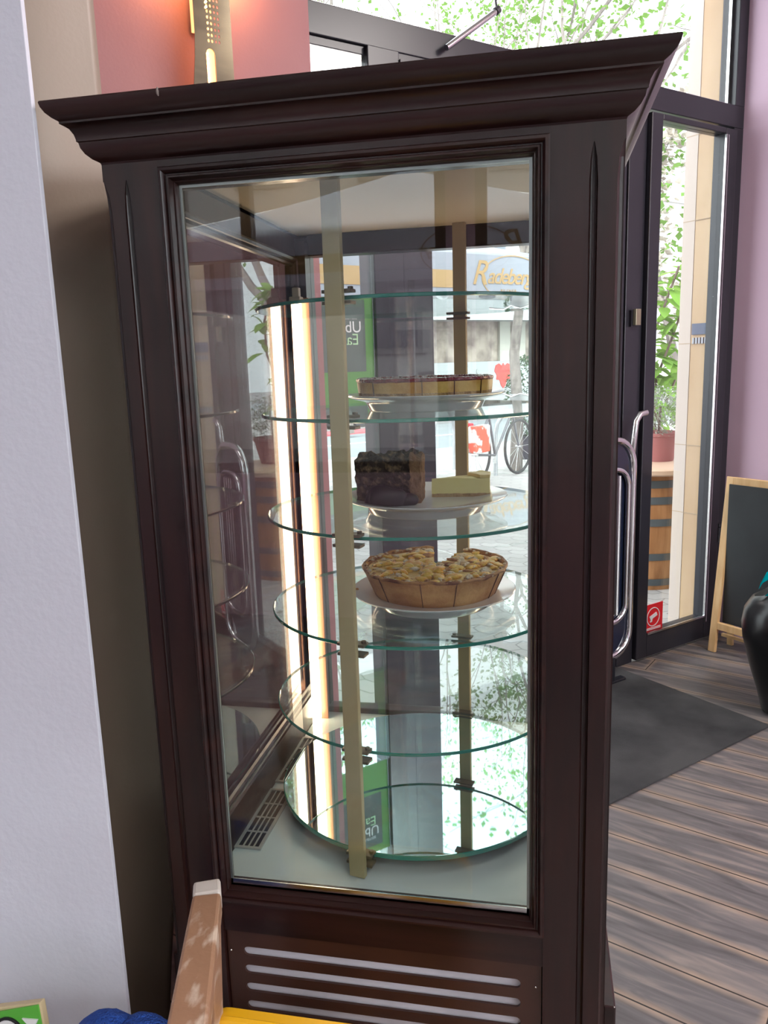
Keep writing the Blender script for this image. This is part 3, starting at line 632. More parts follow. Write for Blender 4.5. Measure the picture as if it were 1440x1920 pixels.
rough_block([(0.127, 0.4515), (0.1455, 0.4535), (0.144, 0.494), (0.123, 0.510), (0.100, 0.485)], KZ + 0.035, KZ + 0.041, 0.001, 60, 0.003, 4, nz=3).build('raised_rim', pm('cheesecake_skin', (0.78, 0.62, 0.25), 0.5), cc, smooth=40)

# ------------------------------------------------------------------ left side: curtain, sconce
cu = B(); pts = []
NX, NZ = 60, 40
def curt(s, t):  # s 0..1 across, t 0..1 up
    x = -0.905 + 0.43 * s; y = 0.20 - 0.055 * math.sin(pi * min(1, s * 1.0)) - 0.018 * sin(s * 17) * (1 - 0.5 * t)
    y += 0.06 * (s ** 6)
    x += 0.012 * math.exp(-((t - 0.145) / 0.035) ** 2) * s - 0.05 * s * max(0, 0.13 - t) / 0.13
    return Vector((x, y, 0.02 + 3.3 * t))
vs = [curt(i / NX, j / NZ) for j in range(NZ + 1) for i in range(NX + 1)]
cu.add(vs, [(j * (NX + 1) + i, j * (NX + 1) + i + 1, (j + 1) * (NX + 1) + i + 1, (j + 1) * (NX + 1) + i) for j in range(NZ) for i in range(NX)])
co = cu.build('curtain', pm('taupe_satin', (0.34, 0.265, 0.205), 0.40, bump=0.03, bscale=150), None, smooth=60)
md = co.modifiers.new('thickness', 'SOLIDIFY'); md.thickness = 0.006
tag(co, 'floor length taupe satin curtain between the white wall and the cabinet', 'curtain')

sn = thing('wall_sconce', 'curved perforated metal wall lamp with glowing dots on the rose wall', 'wall lamp', W(-2.09, -0.26, 2.10))
STEEL = pm('polished_steel_brass', (0.20, 0.165, 0.12), 0.16, 1.0, var=(0.34, 0.28, 0.19), scale=3, stretch=(1, 1, 5))
def sc_sheet(w0, z0, z1, yv, amp, holes=True):
    pass
holes = []
for r_ in range(20):
    for c_ in range(4): holes.append(ring(-2.103 + c_ * 0.0095, 2.262 + r_ * 0.0135, 0.0028, 0.0040, 8))
slot = [(-2.100 + 0.012 * cos(radians(k)), 2.228 + 0.016 * sin(radians(k))) for k in range(0, 181, 20)] + [(-2.112, 2.06), (-2.088, 2.06)]
sh = slab2d('metal_shade', [(-2.160, 2.06), (-2.04, 2.06), (-2.040, 2.15), (-2.040, 2.30), (-2.040, 2.62), (-2.138, 2.62), (-2.138, 2.28), (-2.142, 2.22)], holes + [slot], 0.0012, Fxz(0, -0.330, 0), STEEL, sn)
b_ = B(); 
for u in (-2.13, -2.05): b_.tube([(u, -0.33, 2.45), (u, -0.25, 2.45)], 0.005, 8)
b_.box(-2.12, -2.06, -0.262, -0.25, 2.30, 2.58); b_.build('wall_bracket', CHROME, sn, MF)
ld = B()
for k in range(22): ld.blob((-2.105 + 0.0000 * k, -0.3225, 2.085 + k * 0.0115 * 1.0), 0.0030, sub=1)
for k in range(22, 46): ld.blob((-2.105, -0.3335, 2.085 + k * 0.0115), 0.0030, sub=1)
ld.build('led_dots', pm('warm_led_dot', (1, 0.8, 0.5), 0.5, emit=(1.0, 0.62, 0.22), es=30.0), sn, MF)
B().box(-2.115, -2.085, -0.318, -0.310, 2.08, 2.60).build('led_carrier', pm('warm_carrier', (0.7, 0.4, 0.2), 0.5, emit=(1.0, 0.42, 0.14), es=2.5), sn, MF)
for u in (-2.185, -2.015):
    ld_ = bpy.data.lights.new('sconce_light', 'POINT'); ld_.energy = 1.1; ld_.color = (1.0, 0.45, 0.16); ld_.shadow_soft_size = 0.03
    lo_ = bpy.data.objects.new('sconce_light', ld_); COL.objects.link(lo_); lo_.location = W(u, -0.31, 2.45); attach(lo_, sn)

# ------------------------------------------------------------------ foreground furniture and toys
WORN = pm('worn_beech', (0.27, 0.145, 0.085), 0.45, var=(0.48, 0.37, 0.29), scale=26, stretch=(2.2, 1, 1), lo=0.50, hi=0.66, bump=0.1, bscale=60)
PALE = pm('pale_end_grain', (0.44, 0.39, 0.35), 0.55, var=(0.50, 0.45, 0.41), scale=20)
hc = thing('high_chair', 'worn beech high chair with pale tipped arm in front of cabinet', 'high chair', (-0.25, -0.35, 0))
a_far = Vector((-0.1835, -0.167, 0.785)); a_mid = Vector((-0.1722, -0.193, 0.785)); a_near = Vector((-0.062, -0.53, 0.785)); dA = (a_near - a_far).normalized(); sA = Vector((-0.925, -0.379, 0)); off = sA * 0.34
for s_, o_ in ((0, Vector((0, 0, 0))), (1, off)):
    am = B().beam(a_mid + o_, a_near + o_, 0.0355, 0.030, w2=0.047, h2=0.030).build('arm', WORN, hc, bevel=0.004)
    B().beam(a_far + o_, a_mid + o_, 0.0345, 0.030, w2=0.0355, h2=0.030).build('arm_tip', PALE, am, bevel=0.004)
    B().beam(a_far + o_ + dA * 0.03 + Vector((0, 0, -0.015)), Vector((a_far.x - 0.05, a_far.y + 0.02, 0)) + o_, 0.030, 0.028, up=(1, 0, 0)).build('leg', WORN, hc, bevel=0.003)
    B().beam(a_near + o_ - dA * 0.03 + Vector((0, 0, -0.015)), Vector((a_near.x + 0.02, a_near.y - 0.04, 0)) + o_, 0.030, 0.028, up=(1, 0, 0)).build('leg', WORN, hc, bevel=0.003)
mid = a_mid.lerp(a_near, 0.5); sb = B().beam(Vector((mid.x, mid.y, 0.49)) , Vector((mid.x, mid.y, 0.49)) + off, 0.26, 0.018); sb.build('seat', WORN, hc, bevel=0.003)
for o_ in (Vector((a_far.x - 0.03, a_far.y, 0.25)), Vector((a_near.x, a_near.y, 0.25))): B().beam(o_, o_ + off, 0.02, 0.035).build('stretcher', WORN, hc)
YEL = pm('yellow_plastic', (0.80, 0.42, 0.01), 0.30, coat=0.2)
yc = thing('child_chair', 'yellow plastic child chair against the cabinet vent', 'child chair', (-0.04, -0.25, 0))
def rr2(x0, x1, z0, z1, r, n=6):
    pts = []
    for cx, cz, a0 in ((x1 - r, z1 - r, 0), (x0 + r, z1 - r, 90), (x0 + r, z0 + r, 180), (x1 - r, z0 + r, 270)):
        for k in range(n + 1):
            a = radians(a0 + 90 * k / n); pts.append((cx + r * cos(a), cz + r * sin(a)))
    return pts
slab2d('backrest', rr2(-0.193, 0.125, 0.30, 0.6075, 0.028), [rr2(-0.08, 0.01, 0.52, 0.555, 0.015)], 0.008, MXZ(0, -0.172, 0), YEL, yc)
B().rsweep([(0.0, -0.008), (0.0, 0.008)], 0, 0, 0, 0, yxz)
tubef = [(x, -0.180, z) for x, z in rr2(-0.187, 0.119, 0.31, 0.6015, 0.026)]
B().tube(tubef + tubef[:2], 0.007, 8, cap=False).build('back_rim', YEL, yc, smooth=40)
B().box(-0.16, 0.10, -0.44, -0.165, 0.29, 0.31).build('seat', YEL, yc, bevel=0.008)
for x in (-0.135, 0.085):
    for y in (-0.42, -0.19): B().tube([(x, y, 0.292), (x * 1.12, y, 0)], [0.018, 0.013], 10).build('leg', YEL, yc, smooth=40)
bn = thing('play_bench', 'low white bench holding toys beside the white wall', 'bench', (-0.62, -0.22, 0)); BH = 0.377
B().box(-0.95, -0.235, -0.36, -0.055, 0.347, 0.377).build('bench_top', pm('white_laminate', (0.7, 0.7, 0.7), 0.4), bn, bevel=0.003)
for x in (-0.93, -0.27):
    for y in (-0.34, -0.08): B().box(x, x + 0.025, y, y + 0.02, 0, 0.347).build('leg', MATS['white_laminate'], bn)
# toy board with a green animal and a round eye
tb = thing('toy_board', 'wooden picture board with green animal face propped on the bench', 'toy', (-0.48, -0.25, 0.377))
MT = Matrix.Translation((-0.482, -0.235, 0.377)) @ Matrix.Rotation(radians(-12), 4, 'X') @ Matrix.Rotation(radians(-13), 4, 'Y')
B().box(-0.13, 0.10, -0.006, 0.006, 0.0, 0.212).build('board', pm('birch_ply', (0.55, 0.44, 0.26), 0.5), tb, MT, bevel=0.002)
TG = pm('toy_green', (0.10, 0.42, 0.05), 0.4)
B().prism([(-0.01, 0.11), (-0.035, 0.15), (-0.01, 0.19), (0.03, 0.207), (0.098, 0.210), (0.098, 0.11)], lambda a, b, t: (a, t, b), -0.009, -0.0062).build('green_face', TG, tb, MT)
B().prism(ring(0.045, 0.172, 0.022, 0.024, 28), lambda a, b, t: (a, t, b), -0.0115, -0.0092).build('eye_white', WV, tb, MT)
B().prism(ring(0.040, 0.168, 0.010, 0.013, 20), lambda a, b, t: (a, t, b), -0.0135, -0.0117).build('pupil', BLACKM, tb, MT)
slab2d('eye_outline', ring(0.045, 0.172, 0.026, 0.028, 28), [ring(0.045, 0.172, 0.0225, 0.0245, 28)], 0.0012, MT @ MXZ(0, -0.0103, 0), BLACKM, tb)
B().prism([(0.086, 0.178), (0.072, 0.196), (0.096, 0.192)], lambda a, b, t: (a, t, b), -0.0115, -0.0092).build('tooth', WV, tb, MT)
B().prism(ring(-0.085, 0.17, 0.012, 0.010, 20), lambda a, b, t: (a, t, b), -0.009, -0.0062).build('red_spot', pm('toy_red', (0.45, 0.06, 0.03), 0.4), tb, MT)
pb = B()
for x, y, z, r_ in ((-0.325, -0.21, 0.562, 0.050), (-0.275, -0.205, 0.562, 0.048), (-0.30, -0.22, 0.505, 0.066)): pb.blob((x, y, z), r_, (1, 0.8, 1), 0.03, 60, 4)
for i, v in enumerate(pb.v):
    if v.z < 0.46: pb.v[i] = Vector((v.x, v.y, max(0.3775, 0.46 - (0.46 - v.z) * 4.0)))
for i, v in enumerate(pb.v):
    n_ = noise.noise(v * 260); pb.v[i] = v + Vector((n_, 0, n_ * (1 if v.z > 0.39 else 0))) * 0.003
tag(pb.build('plush_toy', pm('royal_blue_plush', (0.015, 0.075, 0.38), 0.95, bump=1.0, bscale=300), None, smooth=60), 'royal blue fluffy plush toy on the bench by the white wall', 'plush toy')

# ------------------------------------------------------------------ right side: mat, chalkboard, vase
mt = B(); c0, c1, c2 = Vector((1.131, 2.085, 0)), Vector((0.474, 1.434, 0)), Vector((0.661, 2.604, 0))
e1 = (c1 - c0).normalized(); e2 = (c2 - c0); e2 = (e2 - e1 * e2.dot(e1)).normalized()
q = [c0, c0 + e1 * 1.55, c0 + e1 * 1.55 + e2 * 0.80, c0 + e2 * 0.80]
mt.prism([(p.x, p.y) for p in q], xy, 0.0005, 0.009)
tag(mt.build('door_mat', pm('charcoal_mat', (0.026, 0.027, 0.030), 0.95, var=(0.085, 0.086, 0.088), scale=3.2, bump=1.0, bscale=420, detail=8), None, bevel=0.002), 'charcoal ribbed entrance mat on the plank floor before the door', 'door mat')

cb = thing('chalkboard_stand', 'pine framed blank chalkboard stand leaning by the pink wall', 'chalkboard', (1.18, 2.80, 0))
T_ = Vector((0.6967, -0.7174, 0)); N_ = Vector((0.7174, 0.6967, 0))   # along the wall, towards the wall
F0 = Vector((1.066, 2.921, 0)); lean = (N_ * 0.085 + Vector((0, 0, 0.85))).normalized(); Hb = 0.868; Wb = 0.56
side = T_
def cbp(a, h, d=0.0): return F0 + side * a + lean * h + lean.cross(side).normalized() * d
skew = T_ * 0.03
for a in (0.0, Wb): B().beam(cbp(a + 0.018, 0.0), cbp(a + 0.018, Hb) , 0.036, 0.020, up=N_).build('stile', PINE, cb, bevel=0.002)
B().beam(cbp(0.036, Hb - 0.018), cbp(Wb, Hb - 0.018), 0.020, 0.036).build('top_rail', PINE, cb, bevel=0.002)
B().beam(cbp(0.036, 0.135), cbp(Wb, 0.135), 0.020, 0.036).build('bottom_rail', PINE, cb, bevel=0.002)
B().beam(cbp(0.036, 0.135 + (Hb - 0.153) / 2), cbp(Wb, 0.135 + (Hb - 0.153) / 2), 0.008, Hb - 0.18, ).build('board', pm('slate_black', (0.014, 0.017, 0.020), 0.55, var=(0.022, 0.027, 0.030), scale=5), cb)
B().beam(cbp(0.0, 0.06) + N_ * 0.10, cbp(Wb, 0.06) + N_ * 0.10, 0.018, 0.014).build('rear_rail', PINE, cb)
for a in (0.0, Wb): B().beam(F0 + side * (a + 0.018) + N_ * 0.15, cbp(a + 0.018, Hb - 0.05) + N_ * 0.014, 0.028, 0.016, up=N_).build('rear_leg', PINE, cb)

VC = Vector((1.222, 2.235, 0))
vz = thing('floor_vase', 'large black glossy floor vase at the right edge before the chalkboard', 'vase', VC)
VB = pm('black_glaze', (0.008, 0.008, 0.009), 0.30, coat=0.15)
B().lathe([(0, 0.0), (0.075, 0.0), (0.085, 0.01), (0.11, 0.10), (0.145, 0.21), (0.170, 0.31), (0.178, 0.37), (0.170, 0.43), (0.145, 0.475), (0.10, 0.505), (0.07, 0.515), (0.062, 0.53), (0.07, 0.55), (0.055, 0.55), (0.05, 0.52), (0, 0.50)], VC, 64).build('body', VB, vz, smooth=50)
TEAL = leafm('teal_ribbon', (0.0, 0.30, 0.34), (0.0, 0.45, 0.5), 0.3)
rb = B()
def ribbon(b, pts, wv):
    vs = []
    for p, wd in zip(pts, wv): vs += [p - Vector((0.3, 0.2, 0.9)).normalized() * wd, p + Vector((0.3, 0.2, 0.9)).normalized() * wd]
    b.add(vs, [(2 * i, 2 * i + 1, 2 * i + 3, 2 * i + 2) for i in range(len(pts) - 1)])
ribbon(rb, [VC + Vector(p) for p in ((-0.125, -0.02, 0.535), (-0.11, -0.02, 0.57), (-0.07, -0.01, 0.60), (-0.02, 0.0, 0.60), (0.03, 0.01, 0.57))], [0.012, 0.022, 0.028, 0.03, 0.02])
ribbon(rb, [VC + Vector(p) for p in ((-0.11, -0.03, 0.485), (-0.09, -0.04, 0.51), (-0.04, -0.04, 0.54), (0.0, 0.0, 0.55))], [0.015, 0.02, 0.02, 0.01])
ro = rb.build('teal_ribbon', TEAL, vz, fixn=False); md = ro.modifiers.new('t', 'SOLIDIFY'); md.thickness = 0.002
dl = B()
ribbon(dl, [VC + Vector(p) for p in ((-0.145, -0.03, 0.500), (-0.11, -0.03, 0.515), (-0.06, -0.02, 0.545), (0.0, 0.0, 0.56), (0.06, 0.0, 0.55))], [0.003, 0.016, 0.026, 0.03, 0.02])
do_ = dl.build('dark_leaf', pm('black_leaf', (0.01, 0.012, 0.01), 0.4), vz, fixn=False); md = do_.modifiers.new('t', 'SOLIDIFY'); md.thickness = 0.002

# ------------------------------------------------------------------ outside: ground
def paver_mat():
    m = bpy.data.materials.new('zigzag_pavers'); m.use_nodes = True; nt = m.node_tree; b = nt.nodes['Principled BSDF']
    tcn = nt.nodes.new('ShaderNodeTexCoord'); sp = nt.nodes.new('ShaderNodeSeparateXYZ'); cb_ = nt.nodes.new('ShaderNodeCombineXYZ')
    nt.links.new(tcn.outputs['Object'], sp.inputs[0])
    def zig(src, other):
        mu = nt.nodes.new('ShaderNodeMath'); mu.operation = 'PINGPONG'; mu.inputs[1].default_value = 0.06
        nt.links.new(sp.outputs[other], mu.inputs[0])
        m2 = nt.nodes.new('ShaderNodeMath'); m2.operation = 'MULTIPLY'; m2.inputs[1].default_value = 0.55; nt.links.new(mu.outputs[0], m2.inputs[0])
        ad = nt.nodes.new('ShaderNodeMath'); ad.operation = 'ADD'; nt.links.new(sp.outputs[src], ad.inputs[0]); nt.links.new(m2.outputs[0], ad.inputs[1]); return ad
    nt.links.new(zig(0, 1).outputs[0], cb_.inputs[0]); nt.links.new(zig(1, 0).outputs[0], cb_.inputs[1])
    br = nt.nodes.new('ShaderNodeTexBrick'); br.inputs['Scale'].default_value = 1.0; br.inputs['Brick Width'].default_value = 0.24; br.inputs['Row Height'].default_value = 0.12
    br.inputs['Mortar Size'].default_value = 0.0045; br.inputs['Color1'].default_value = (0.30, 0.29, 0.28, 1); br.inputs['Color2'].default_value = (0.38, 0.365, 0.355, 1); br.inputs['Mortar'].default_value = (0.17, 0.165, 0.16, 1)
    nt.links.new(cb_.outputs[0], br.inputs['Vector']); nt.links.new(br.outputs['Color'], b.inputs['Base Color']); b.inputs['Roughness'].default_value = 0.75
    return m
struct(B().box(-30, 40, 0.0, 8.4, -0.16, -0.012).build('pavement', paver_mat(), M=MF))
struct(B().box(-30, 40, 8.4, 13.6, -0.20, -0.10).build('road', pm('asphalt', (0.16, 0.18, 0.19), 0.8, var=(0.19, 0.21, 0.22), scale=3), M=MF))
rm_ = B(); rm_.box(-30, 40, 8.65, 8.80, -0.0995, -0.095); 
for k in range(18): rm_.box(-14 + k * 2.6, -12.8 + k * 2.6, 11.0, 11.12, -0.0995, -0.095)
struct(rm_.build('road_markings', pm('road_paint', (0.6, 0.62, 0.62), 0.7), M=MF))
struct(B().box(-30, 40, 13.6, 60, -0.16, -0.03).build('far_pavement', pm('far_paving', (0.20, 0.195, 0.19), 0.8), M=MF))
struct(B().box(-30, 7.6, 12.9, 13.6, -0.099, -0.06).build('kerb_red', pm('red_cycle_lane', (0.50, 0.10, 0.11), 0.8), M=MF))
# stone pier beside the door, outside
STONE = pm('sandstone', (0.40, 0.27, 0.155), 0.7, var=(0.48, 0.35, 0.22), scale=2.2, stretch=(1.2, 1.2, 0.5), bump=0.1, bscale=30, detail=8)
sp_ = struct(bpy.data.objects.new('trim_1', None)); COL.objects.link(sp_); sp_.location = W(0.9, 0.2, 0)
B().box(0.625, 1.7, 0.09, 0.215, -0.012, 3.6).build('stone_pier', STONE, sp_, MF)
B().box(0.622, 1.7, 0.215, 0.285, -0.012, 3.6).build('stone_edge', pm('pale_stone', (0.46, 0.39, 0.34), 0.7), sp_, MF)
jt = B()
for z in (0.62, 0.98, 1.5, 2.1, 2.5): jt.box(0.6215, 0.63, 0.09, 0.285, z, z + 0.004)
jt.build('stone_joints', pm('joint_grey', (0.35, 0.27, 0.18), 0.8), sp_, MF)
struct(B().box(-30, -1.77, 0.14, 0.3, -0.012, 5.0).build('wall_street', PINKW, M=MF))

# barrel table with pot plant
OAK = pm('barrel_oak', (0.30, 0.13, 0.045), 0.5, var=(0.42, 0.20, 0.08), scale=5, stretch=(6, 6, 0.6))
HOOP = pm('hoop_steel', (0.10, 0.115, 0.125), 0.45, 0.4)
bc = W(1.22, 0.95, -0.012)
ba = thing('barrel_table', 'oak barrel table with grey hoops outside the door glass', 'barrel', bc)
def brad(z): return 0.262 + 0.045 * sin(pi * min(1, max(0, z / 0.74)))
B().lathe([(0, 0)] + [(brad(z / 20 * 0.74), z / 20 * 0.74) for z in range(21)] + [(0, 0.74)], bc, 48).build('staves', OAK, ba, smooth=50)
for z in (0.03, 0.20, 0.42, 0.555, 0.655):
    B().lathe([(brad(z) + .001, z), (brad(z) + 0.005, z), (brad(z + 0.05) + 0.005, z + 0.045), (brad(z + .05) + .001, z + 0.045)], bc, 48).build('hoop', HOOP, ba, smooth=50)
B().lathe([(0, 0.74), (0.37, 0.74), (0.385, 0.75), (0.385, 0.775), (0.375, 0.785), (0, 0.785)], bc, 64).build('table_top', pm('weathered_beech', (0.52, 0.36, 0.26), 0.5), ba, smooth=40)
def leafblade(b, base, d, up, L, Wd, fold=0.2, n=4, droop=0.3):
    d = d.normalized(); s = d.cross(up).normalized(); u = s.cross(d); vs = []; 
    for i in range(n + 1):
        t = i / n; c = base + d * L * t - Vector((0, 0, 1)) * droop * L * t * t; wd = Wd * math.sin(pi * (0.08 + 0.92 * t)) ** 0.8 if t < 1 else 0.0005
        vs += [c - s * wd + u * fold * wd, c, c + s * wd + u * fold * wd]
    fs = []
    for i in range(n):
        a = 3 * i; fs += [(a, a + 1, a + 4, a + 3), (a + 1, a + 2, a + 5, a + 4)]
    b.add(vs, fs)
def rdir(zmin=-1): 
    while True:
        v = Vector((random.uniform(-1, 1), random.uniform(-1, 1), random.uniform(zmin, 1)))
        if 0.1 < v.length < 1: return v.normalized()
pc = bc + A * 0.12 + Vector((0.0, 0.0, 0.785))
pp = thing('potted_shrub', 'silver leaved shrub in a dusty red pot on the barrel', 'potted plant', pc)
B().lathe([(0, 0), (0.10, 0), (0.14, 0.16), (0.15, 0.165), (0.15, 0.185), (0.135, 0.185), (0.12, 0.15), (0, 0.15)], pc, 40).build('pot', pm('dusty_red_clay', (0.30, 0.10, 0.09), 0.7), pp, smooth=40)
fb = B()
for k in range(1500):
    v = rdir(-0.6); p = pc + Vector((0, 0, 0.30)) + Vector((v.x * 0.24, v.y * 0.24, v.z * 0.20)) * random.uniform(0.5, 1.0)
    leafblade(fb, p, rdir(-0.3), Vector((0.1, 0.2, 1)), 0.03, 0.006, n=2)
fb.build('foliage', leafm('silver_leaf', (0.34, 0.37, 0.31), (0.3, 0.36, 0.25), 0.3), pp, fixn=False)
B().tube([pc + Vector((0, 0, 0.15)), pc + Vector((0.01, 0, 0.35))], 0.008, 6).build('stem', pm('twig_brown', (0.10, 0.07, 0.05), 0.8), pp)
# big leaved climber behind the barrel
gc = W(2.08, 1.45, -0.012)
gp = thing('leafy_climber', 'tall climber with broad bright green leaves outside the door', 'plant', gc)
st_ = B(); gl_ = B(); prev = gc
for k in range(3):
    b0 = gc + Vector((0.05 * (k - 1), 0.05 * (k - 1), 0)); pts = [b0 + Vector((0.10 * sin(i * 0.9 + k), 0.08 * cos(i * 1.1 + k), i * 0.26)) for i in range(9)]
    st_.tube(pts, 0.009, 6)
    for i in range(40):
        t = random.uniform(0.45, 1.0) * 8; i0 = min(7, int(t)); p = pts[i0].lerp(pts[i0 + 1], t - i0)
        d = rdir(-0.4); L = random.uniform(0.10, 0.19); leafblade(gl_, p + d * 0.03, d, Vector((0.1, -0.2, 1)), L, L * 0.36, 0.15, 5, 0.4)
    for i in range(90):
        t = random.uniform(0.0, 0.6) * 8; i0 = min(7, int(t)); p = pts[i0].lerp(pts[i0 + 1], t - i0)
        d = rdir(-0.4); L = random.uniform(0.05, 0.10); leafblade(gl_, p + d * random.uniform(0.03, 0.25), d, Vector((0.1, -0.2, 1)), L, L * 0.3, 0.15, 3, 0.4)
st_.build('stems', MATS['twig_brown'], gp)
gl_.build('leaves', leafm('fresh_green', (0.15, 0.28, 0.05), (0.26, 0.42, 0.08), 0.45), gp, fixn=False)

# trees
LEAF = leafm('spring_leaf', (0.10, 0.20, 0.045), (0.18, 0.30, 0.07), 0.45)
BARK = pm('tree_bark', (0.10, 0.085, 0.075), 0.9, var=(0.17, 0.15, 0.13), scale=6, stretch=(3, 3, 1))
def tree(label, base, h, spread, nleaf, seed, lsize=0.09, mat=LEAF, blossom=0, tr=0.12, lean=(0, 0), trunk_h=0.42, name='tree'):
    rnd = random.Random(seed); t = thing(name, label, 'tree', base); wd = B(); lf = B(); tips = []
    def grow(p, d, L, r_, lvl):
        pts = [p]; n = 4; q = p
        for i in range(n):
            d = (d + Vector((rnd.uniform(-.22, .22), rnd.uniform(-.22, .22), rnd.uniform(-.05, .12)))).normalized(); q = q + d * L / n; pts.append(q)
        wd.tube(pts, [r_ * (1 - 0.45 * i / n) for i in range(n + 1)], 6 if lvl < 2 else 4, cap=False)
        if lvl >= 2: tips.extend(pts[1:])
        if lvl < 4:
            for k in range(rnd.choice((2, 3, 3))):
                nd = (d + Vector((rnd.uniform(-1, 1), rnd.uniform(-1, 1), rnd.uniform(-.25, .6))) * spread).normalized()
                grow(pts[-1] if k < 2 else pts[2], nd, L * rnd.uniform(.62, .8), r_ * 0.55, lvl + 1)
    d0 = Vector((lean[0], lean[1], 1)).normalized()
    grow(Vector(base), d0, h * trunk_h, tr, 0)
    for k in range(nleaf):
        p = rnd.choice(tips) + Vector((rnd.gauss(0, .22), rnd.gauss(0, .22), rnd.gauss(0, .2))); L = lsize * rnd.uniform(.6, 1.3)
        d = Vector((rnd.uniform(-1, 1), rnd.uniform(-1, 1), rnd.uniform(-1, .6))).normalized(); s = d.cross(Vector((rnd.uniform(-1, 1), rnd.uniform(-1, 1), 1))).normalized() * L * .35
        lf.add([p, p + d * L * .5 + s, p + d * L, p + d * L * .5 - s], [(0, 1, 2, 3)])
    wd.build('trunk', BARK, t, smooth=60, fixn=False)
    lf.build('foliage', mat, t, fixn=False)
    if blossom:
        bl = B()
        for k in range(blossom):
            p = rnd.choice(tips) + Vector((rnd.gauss(0, .12), rnd.gauss(0, .12), rnd.gauss(0, .12)))
            for j in range(4):
                d = Vector((rnd.uniform(-1, 1), rnd.uniform(-1, 1), rnd.uniform(-.2, 1))).normalized(); s = d.cross(Vector((.3, .2, 1))).normalized() * 0.028; L = 0.07
                bl.add([p, p + d * L * .6 + s, p + d * L, p + d * L * .6 - s], [(0, 1, 2, 3)])
        bl.build('blossom', leafm('cream_blossom', (0.46, 0.42, 0.36), (0.46, 0.41, 0.35), 0.4), t, fixn=False)
    return t
CAMX, CAMY = 0.2375, -1.0112
def az(a, d): return (CAMX + d * sin(a), CAMY + d * cos(a), -0.02)
tree('slender street tree with fresh sparse leaves seen above the transom middle', az(0.02, 16.5), 10.5, 0.62, 2600, 3, 0.12)
tree('street tree with yellow green leaves above the right of the cornice', az(0.22, 18.5), 11.5, 0.66, 5200, 11, 0.14, leafm('yellow_green_leaf', (0.14, 0.22, 0.035), (0.26, 0.36, 0.07), 0.45), name='tree')
tree('far street tree whose thin leaves show over the dark transom at left', az(-0.24, 17), 9.5, 0.6, 1100, 21, 0.14)
tree('dark trunked magnolia with cream blossom outside the door glass', az(0.165, 7.6), 5.2, 0.7, 2200, 5, 0.08, blossom=1700, tr=0.10, lean=(-0.02, 0.0), trunk_h=0.36, name='magnolia_tree')
tree('leafy street tree behind the lettered parasol, nearest of the street trees', az(-0.03, 10.5), 7.4, 0.62, 1700, 33, 0.10, tr=0.09)

